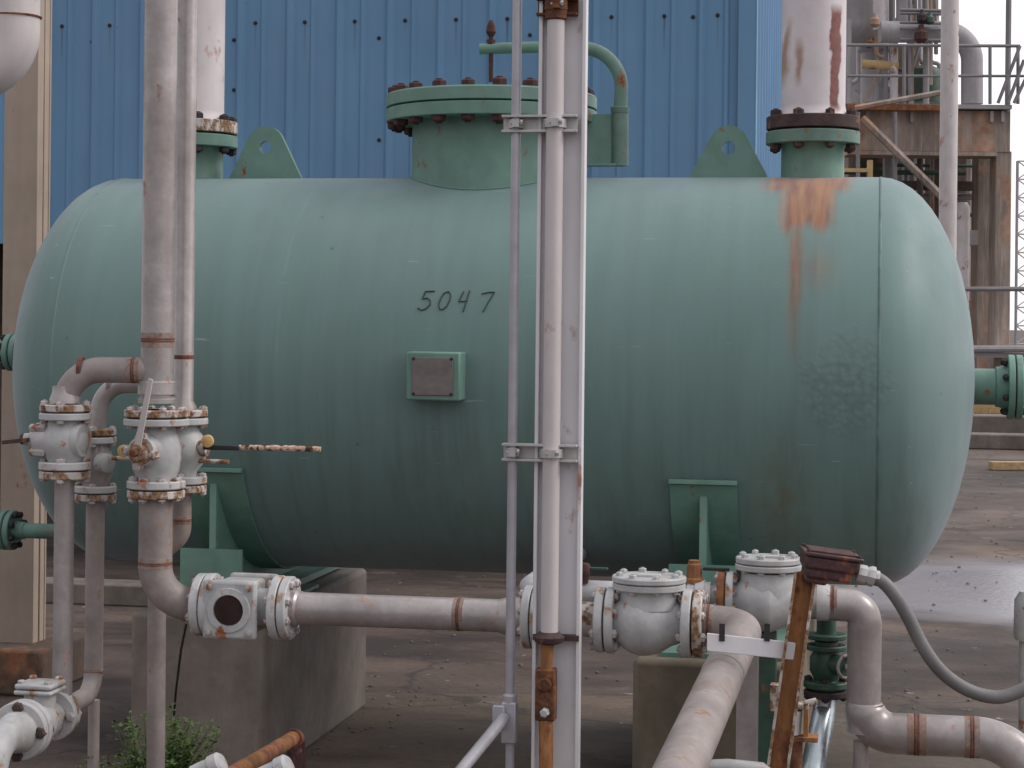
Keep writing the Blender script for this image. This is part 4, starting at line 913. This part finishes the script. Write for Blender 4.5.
part('elbow', MB().tube(bend([e_+(W(262, 757, 5.9)-e_).normalized()*.02, e_+(e_-W(262, 757, 5.9)).normalized()*.02, e_+D*.015-Z*.5], .03, 8), .031, 24), M_box, op)
# pale fitting at right edge
b = thing('pale_fitting', 'pale pipe end cut by the right edge above the sagging conduit', 'fitting', W(1030, 640, 7))
part('pipe_end', MB().lathe(W(1028, 640, 7), Z, [(0, .045), (.02, .05), (.14, .048), (.17, .03)], 24).cyl(W(1028, 640, 7), W(1028, 640, 7)-Z*(W(1028, 640, 7).z), .03), M_white, b)
gr_ = MB(); rg = random.Random(11)
for i in range(900):
    if i % 3: q = gpt(rg.uniform(330, 1060), 445+290*rg.random()**1.3)
    else: q = T(rg.choice((-2.1, -.75, -2.65))+rg.gauss(0, .12), rg.uniform(6.9, 8.6), 0)
    k = rg.uniform(.003, .010)*(1+max(0, q.y-9)*.04); a_ = rg.uniform(0, 3)
    ax1 = Vector((math.cos(a_), math.sin(a_), .1)).normalized(); ax2 = Z.cross(ax1).normalized()
    gr_.lathe((q.x, q.y, .003), Z, [(0, k*1.1), (k*.5, k), (k*.8, k*.5), (k*.85, 0)], 5)
single('loose_grit', gr_, M_conc2, 'small stones and grit scattered over the yard', 'grit', (0, 8, 0), kind='stuff', ang=0)
# thin dark wire down the pier
single('wire', MB().tube([W(186, 625, 5.95), W(181, 650, 6.2), W(176, 690, 6.35), W(174, 715, 6.4)], .004, 6), M_black, 'thin dark wire hanging from the elbow pipe over the left pier', 'wire')
# plank on the yard
pk = gpt(1034, 470)
single('plank', MB().box(pk+Z*.05, (.52, .07, .045), (D*.95+N*.3).normalized(), (N*.95-D*.3).normalized()), M_wood, 'yellowish wooden plank lying on the yard at the right edge', 'plank', bev=.004)

# weed
wd = thing('weed', 'bushy green weed growing at the foot of the left pier', 'plant', W(160, 768, 6.3)*1.0)
wb = MB(); sm_ = MB(); rnd = random.Random(3)
gc0 = gpt(150, 820); gc0 = Vector((W(158, 768, 6.3).x, 6.3, 0))
for k in range(100):
    a = rnd.uniform(0, 6.28); sprd = rnd.uniform(.02, .23); h = rnd.uniform(.22, .45)*(1-.8*sprd)
    base = gc0+Vector((rnd.uniform(-.07, .07), rnd.uniform(-.05, .05), 0)); tip = base+Vector((math.cos(a)*sprd, math.sin(a)*sprd*.7, h))
    mid = (base+tip)/2+Vector((0, 0, h*.12)); pts = [base, mid, tip]; sm_.tube(pts, [.003, .002, .001], 5)
    for j in range(26):
        t = rnd.uniform(.3, 1.02); p = base.lerp(mid, t*2) if t < .5 else mid.lerp(tip, t*2-1)
        f = rnd.uniform(0, 6.28); u = Vector((math.cos(f), math.sin(f), rnd.uniform(-.2, .8))).normalized(); w2 = u.cross(Z).normalized(); L_ = rnd.uniform(.012, .030); wi = L_*.26
        nn = u.cross(w2)*L_*.12
        wb.add([p, p+u*L_*.5+w2*wi+nn, p+u*L_, p+u*L_*.5-w2*wi+nn], [(0, 1, 2, 3)])
part('stems', sm_, M_stem, wd); part('leaves', wb, M_leaf, wd, ang=0)

# ------------------------------------------------------------------ pale post in front of the structure
YP = 31.0; q = W(948, 200, YP)
single('vertical_pipe', MB().cyl((q.x, YP, 0), (q.x, YP, 11), .137, 32), M_pipewhite, 'plain pale vertical pipe in front of the rusty platform, behind the tank', 'pipe')

# ------------------------------------------------------------------ far process structure
YS = 34.0; k_ = YS/F
def WS(x, y, Y=YS): return W(x, y, Y)
ps = thing('process_platform', 'rusty raised concrete platform with railing at the right behind the tank', 'platform', WS(930, 400)*Vector((1)) if False else Vector((WS(930, 400).x, YS, 0)), yaw=False)
X_, Y_ = Vector((1, 0, 0)), Vector((0, 1, 0))
def bx2(b, x0, y0, x1, y1, Y=YS, dep=.3):
    a, c = WS(x0, y0, Y), WS(x1, y1, Y); m_ = (a+c)/2+Y_*dep/2
    return b.box(m_, (abs(c.x-a.x)/2, dep/2, abs(a.z-c.z)/2), X_, Y_, Z)
def post(b, x0, x1, y0, Y=YS, dep=.4):
    a, c = WS(x0, y0, Y), WS(x1, y0, Y); return b.box(((a.x+c.x)/2, Y+dep/2, a.z/2), (abs(c.x-a.x)/2, dep/2, a.z/2), X_, Y_, Z)
part('deck', bx2(MB(), 835, 103, 1012, 109, YS-.2, 6), M_vessel, ps)
part('beam', bx2(MB(), 848, 109.5, 1010, 152, YS, .4), M_struct, ps)
part('beam_edge', bx2(MB(), 848, 103.5, 946, 110.5, YS-.33, .12), M_orange, ps)
part('beam_edge', bx2(MB(), 848, 150.5, 997, 156, YS-.1, .7), M_struct, ps)
for x0, x1, y0, Y2 in ((996, 1012, 151, YS+.02), (978, 994, 156, YS+1.5), (966, 972, 156, YS+3), (848, 858, 151, YS+2.5), (900, 906, 151, YS+5)):
    part('column', post(MB(), x0, x1, y0, Y2, .45), M_struct, ps, bev=.02)
part('cross_beam', bx2(MB(), 848, 180, 985, 190, YS+2.2, .3), M_structd, ps)
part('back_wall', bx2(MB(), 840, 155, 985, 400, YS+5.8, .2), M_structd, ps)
part('cross_beam', bx2(MB(), 950, 230, 978, 245, YS+.8, .3), M_vessel, ps)
part('brace', MB().tube([WS(862, 118, YS-.5), WS(950, 205, YS-.5)], .07, 6), M_struct, ps)
part('brace', MB().tube([WS(855, 108, YS-.55), WS(944, 92, YS-.55)], .05, 6), M_struct, ps)
for x in (858, 895): part('hanger', MB().cyl(WS(x, 112, YS-.4), WS(x, 185, YS-.4), .035, 8), M_rail, ps)
for x in (868, 912, 992, 1003): part('stud', bx2(MB(), x-1.5, 111, x+1.5, 122, YS-.1, .06), M_vessel, ps)
rl = part('railing', MB().cyl(WS(838, 45, YS-.2), WS(1020, 46, YS-.2), .028, 8).cyl(WS(838, 76, YS-.2), WS(1024, 76, YS-.2), .024, 8), M_rail, ps)
for x in (846, 904, 945, 990, 1018): part('rail_post', MB().cyl(WS(x, 45, YS-.2), WS(x, 104, YS-.2), .03, 8), M_rail, ps)
part('stair_rail', MB().cyl(WS(1020, 46, YS-.3), WS(998, 103, YS-.3), .03, 8), M_rail, ps)
part('stair_rail', MB().cyl(WS(1024, 60, YS-.3), WS(1008, 103, YS-.3), .03, 8), M_rail, ps)
part('stair_rail', MB().cyl(WS(1026, 78, YS-.3), WS(1014, 103, YS-.3), .03, 8), M_rail, ps)
part('cross_pipe', MB().cyl(WS(955, 289, YS-.5), WS(1060, 289, YS-.5), .04, 8), M_rail, ps)
part('cross_pipe', MB().cyl(WS(955, 349, YS-.6), WS(1060, 349, YS-.6), .06, 8), M_vessel, ps)
part('ledge', bx2(MB(), 940, 352, 1030, 358, YS-.5, .5), M_vessel, ps)
part('column', MB().cyl((WS(1016, 0).x, YS+.5, 0), (WS(1016, 0).x, YS+.5, WS(1016, -30).z), .05, 8), M_rail, ps)
def far(name, lab, cat, mb, m_, group=None, at=None): return single(name, mb, m_, lab, cat, group=group)
# vessels and pipes on the deck
far('vessel', 'round bottomed grey vessel high above the deck beside the scabbed pipe', 'vessel', MB().lathe(WS(857, 34, YS+2), Z, [(-.22, 0), (-.16, .22), (0, .38), (.15, .42), (2.2, .42)], 28), M_vessel)
far('vessel', 'upright grey drum on the deck behind the railing', 'vessel', MB().lathe(WS(877, 103, YS+2.4), Z, [(0, .3), (.9, .3), (.95, .36), (1.0, .36), (1.05, .3), (1.7, .28), (2.4, .26)], 28), M_vessel)
far('vessel', 'dark green rounded drum on the deck behind the railing', 'vessel', MB().lathe(WS(925, 103, YS+2), Z, [(0, .30), (.45, .32), (.6, .26), (.68, .12), (.70, 0)], 24), M_darkgreen)
pipeE = bend([WS(880, 32, YS+1), WS(972, 32, YS+1), WS(972, 104, YS+1)], .5, 10)
far('elbow_pipe', 'thick grey pipe arching over and down to the deck right of the pale post', 'pipe', MB().tube(pipeE, .19, 28), M_vessel)
far('vessel', 'broad pale grey vessel behind the upright drum, filling the gap by the scabbed pipe', 'vessel', MB().lathe(WS(868, 104, YS+3.6), Z, [(0, .40), (2.6, .40)], 28), M_vessel)
far('duct', 'mottled grey square duct between the drum and the pale post', 'duct', MB().box(WS(901, 75, YS+3)+Z*0, (.16, .15, .52), X_, Y_, Z), M_struct)
fp_ = [((926, 30), (926, 104), .055, M_vessel, 'grey vertical pipe just left of the pale post'),
       ((935, -20), (935, 42), .06, M_vessel, 'grey pipe dropping from above beside the pale post'),
       ((880, -20), (880, 30), .12, M_pipewhite, 'wide pale pipe above the drum at the top of the picture'),
       ((846, 20), (846, 104), .10, M_vessel, 'pale vertical duct on the deck next to the scabbed pipe'),
       ((904, -20), (904, 40), .14, M_vessel, 'pale short vertical pipe above the green drum'),
       ((911, 5), (911, 104), .05, M_struct, 'thin brown vertical pipe behind the railing'),
       ((894, 40), (894, 104), .07, M_pipewhite, 'white vertical pipe right of the upright drum'),
       ((862, 64), (898, 66), .08, M_yellowsteel, 'yellowish horizontal pipe at mid rail height'),
       ((915, 0), (915, 30), .04, M_rail, 'thin grey pipe at the top of the structure'),
       ((886, 45), (886, 104), .035, M_rail, 'thin dark pipe in front of the upright drum')]
for (a, c, r_, m_, lab) in fp_:
    far('deck_pipe', lab, 'pipe', MB().cyl(WS(*a, YS+1.3), WS(*c, YS+1.3), r_, 14), m_, 'small pipes standing on the far deck')
# small valves and frames cluster
vc = thing('pipe_manifold', 'cluster of small pipes and rusty valves at the top of the structure', 'manifold', WS(922, 40, YS+1), yaw=False)
rr_ = random.Random(5)
for i in range(6):
    x = 905+rr_.uniform(0, 34); part('pipe', MB().cyl(WS(x, -20, YS+.8+rr_.random()), WS(x, rr_.uniform(10, 104), YS+.8+rr_.random()), rr_.uniform(.02, .04), 8), M_rail if i % 2 else M_struct, vc)
for i in range(5):
    y = rr_.uniform(2, 40); part('pipe', MB().cyl(WS(900, y, YS+.7), WS(942, y+1, YS+.7), rr_.uniform(.015, .03), 8), M_rail, vc)
for x, y, r_, m_ in ((922, 18, .09, M_boltdark), (930, 20, .08, M_darkgreen), (921, 36, .12, M_rustred), (875, 22, .09, M_struct), (870, 44, .07, M_rust), (893, 70, .06, M_struct)):
    part('valve', MB().lathe(WS(x, y, YS+.6)-Z*r_, Z, [(0, r_*.5), (r_*.5, r_), (r_*1.5, r_), (r_*2, r_*.5), (r_*2.6, r_*.4)], 10), m_, vc)
for i in range(26):
    x = rr_.uniform(848, 942); y0_ = rr_.uniform(-10, 60); Yq = YS+rr_.uniform(1.5, 4.5)
    part('pipe', MB().tube(bend([WS(x, -30 if i % 3 else y0_, Yq), WS(x, y0_+25, Yq), WS(x+rr_.choice((-14, 12)), y0_+25, Yq), WS(x+rr_.choice((-14, 12)), 104, Yq)], .12, 4), rr_.uniform(.025, .06), 8), rr_.choice((M_vessel, M_rail, M_struct, M_pipewhite, M_structd)), vc)
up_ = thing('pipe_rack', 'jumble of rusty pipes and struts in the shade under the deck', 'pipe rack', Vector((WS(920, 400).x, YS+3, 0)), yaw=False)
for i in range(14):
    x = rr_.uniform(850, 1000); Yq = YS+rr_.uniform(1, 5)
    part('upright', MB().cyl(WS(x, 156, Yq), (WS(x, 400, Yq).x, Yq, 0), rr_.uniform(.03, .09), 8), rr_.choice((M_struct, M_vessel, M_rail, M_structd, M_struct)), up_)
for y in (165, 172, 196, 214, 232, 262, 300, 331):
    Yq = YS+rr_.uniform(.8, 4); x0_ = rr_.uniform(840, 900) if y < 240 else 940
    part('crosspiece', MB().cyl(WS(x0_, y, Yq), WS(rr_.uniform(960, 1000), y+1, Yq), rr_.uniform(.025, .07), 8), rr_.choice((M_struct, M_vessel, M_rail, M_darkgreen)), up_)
# things under the deck
for (x0, y0, x1, y1, Y2, m_, lab) in ((954, 192, 969, 285, YS+.6, M_vessel, 'pale vertical vessel under the deck right of the pale post'),):
    q = WS((x0+x1)/2, y1, Y2); far('vessel', lab, 'vessel', MB().lathe((q.x, Y2, 0), Z, [(0, .13), (WS(0, y0, Y2).z-.08, .13), (WS(0, y0, Y2).z, .08)], 20), M_pipewhite)
b = MB(); bx2(b, 838, 168, 874, 172, 28, .12); bx2(b, 868, 160, 872.5, 179, 28.2, .10)
ys = thing('yellow_frame', 'small yellowish steel rail frame just above the tank top', 'frame', Vector((WS(856, 170, 28).x, 28, 0)), yaw=False)
part('rail', bx2(MB(), 838, 168, 868, 172, 28, .1), M_yellowsteel, ys)
part('post', MB().box(((WS(870.5, 170, 28)).x, 28.05, WS(870, 160, 28).z/2), (.033, .05, WS(870, 160, 28).z/2), X_, Y_, Z), M_yellowsteel, ys)
part('post', MB().box(((WS(836, 170, 28)).x, 28.05, WS(836, 160, 28).z/2), (.033, .05, WS(870, 160, 28).z/2), X_, Y_, Z), M_yellowsteel, ys)
# crates and clutter on the kerb behind the right nozzle
for (x, y, c, lab) in ((985, 392, M_yellowsteel, 'orange brown box stacked behind the right nozzle'), (975, 407, M_rustred, 'dark red low box below the right nozzle'), (992, 412, M_darkgreen, 'green low box on the far kerb')):
    q = WS(x, y, 29.5); far('crate', lab, 'crate', MB().box((q.x, 29.5, q.z/2+.05), (.32, .25, q.z/2-.05 if q.z > .3 else .2), X_, Y_, Z), c, 'boxes beyond the far kerb')
# distant lattice tower at the right edge
tw = thing('lattice_tower', 'pale distant lattice tower cut by the right edge', 'tower', Vector((WS(1024, 400, 60).x, 60, 0)), yaw=False)
x0, x1 = WS(1016, 300, 60).x, WS(1042, 300, 60).x; h_ = WS(0, 150, 60).z
for x in (x0, x1): part('leg', MB().cyl((x, 60, 0), (x, 60, h_), .045, 8), M_vessel, tw)
lt = MB(); n_ = 12
for i in range(n_):
    z0, z1 = h_*i/n_, h_*(i+1)/n_; lt.cyl((x0, 60, z0), (x1, 60, z1), .02, 6).cyl((x1, 60, z0), (x0, 60, z1), .02, 6).cyl((x0, 60, z1), (x1, 60, z1), .025, 6)
part('bracing', lt, M_pipewhite, tw)
for o in bpy.data.objects:
    if '_r' in o: del o['_r']
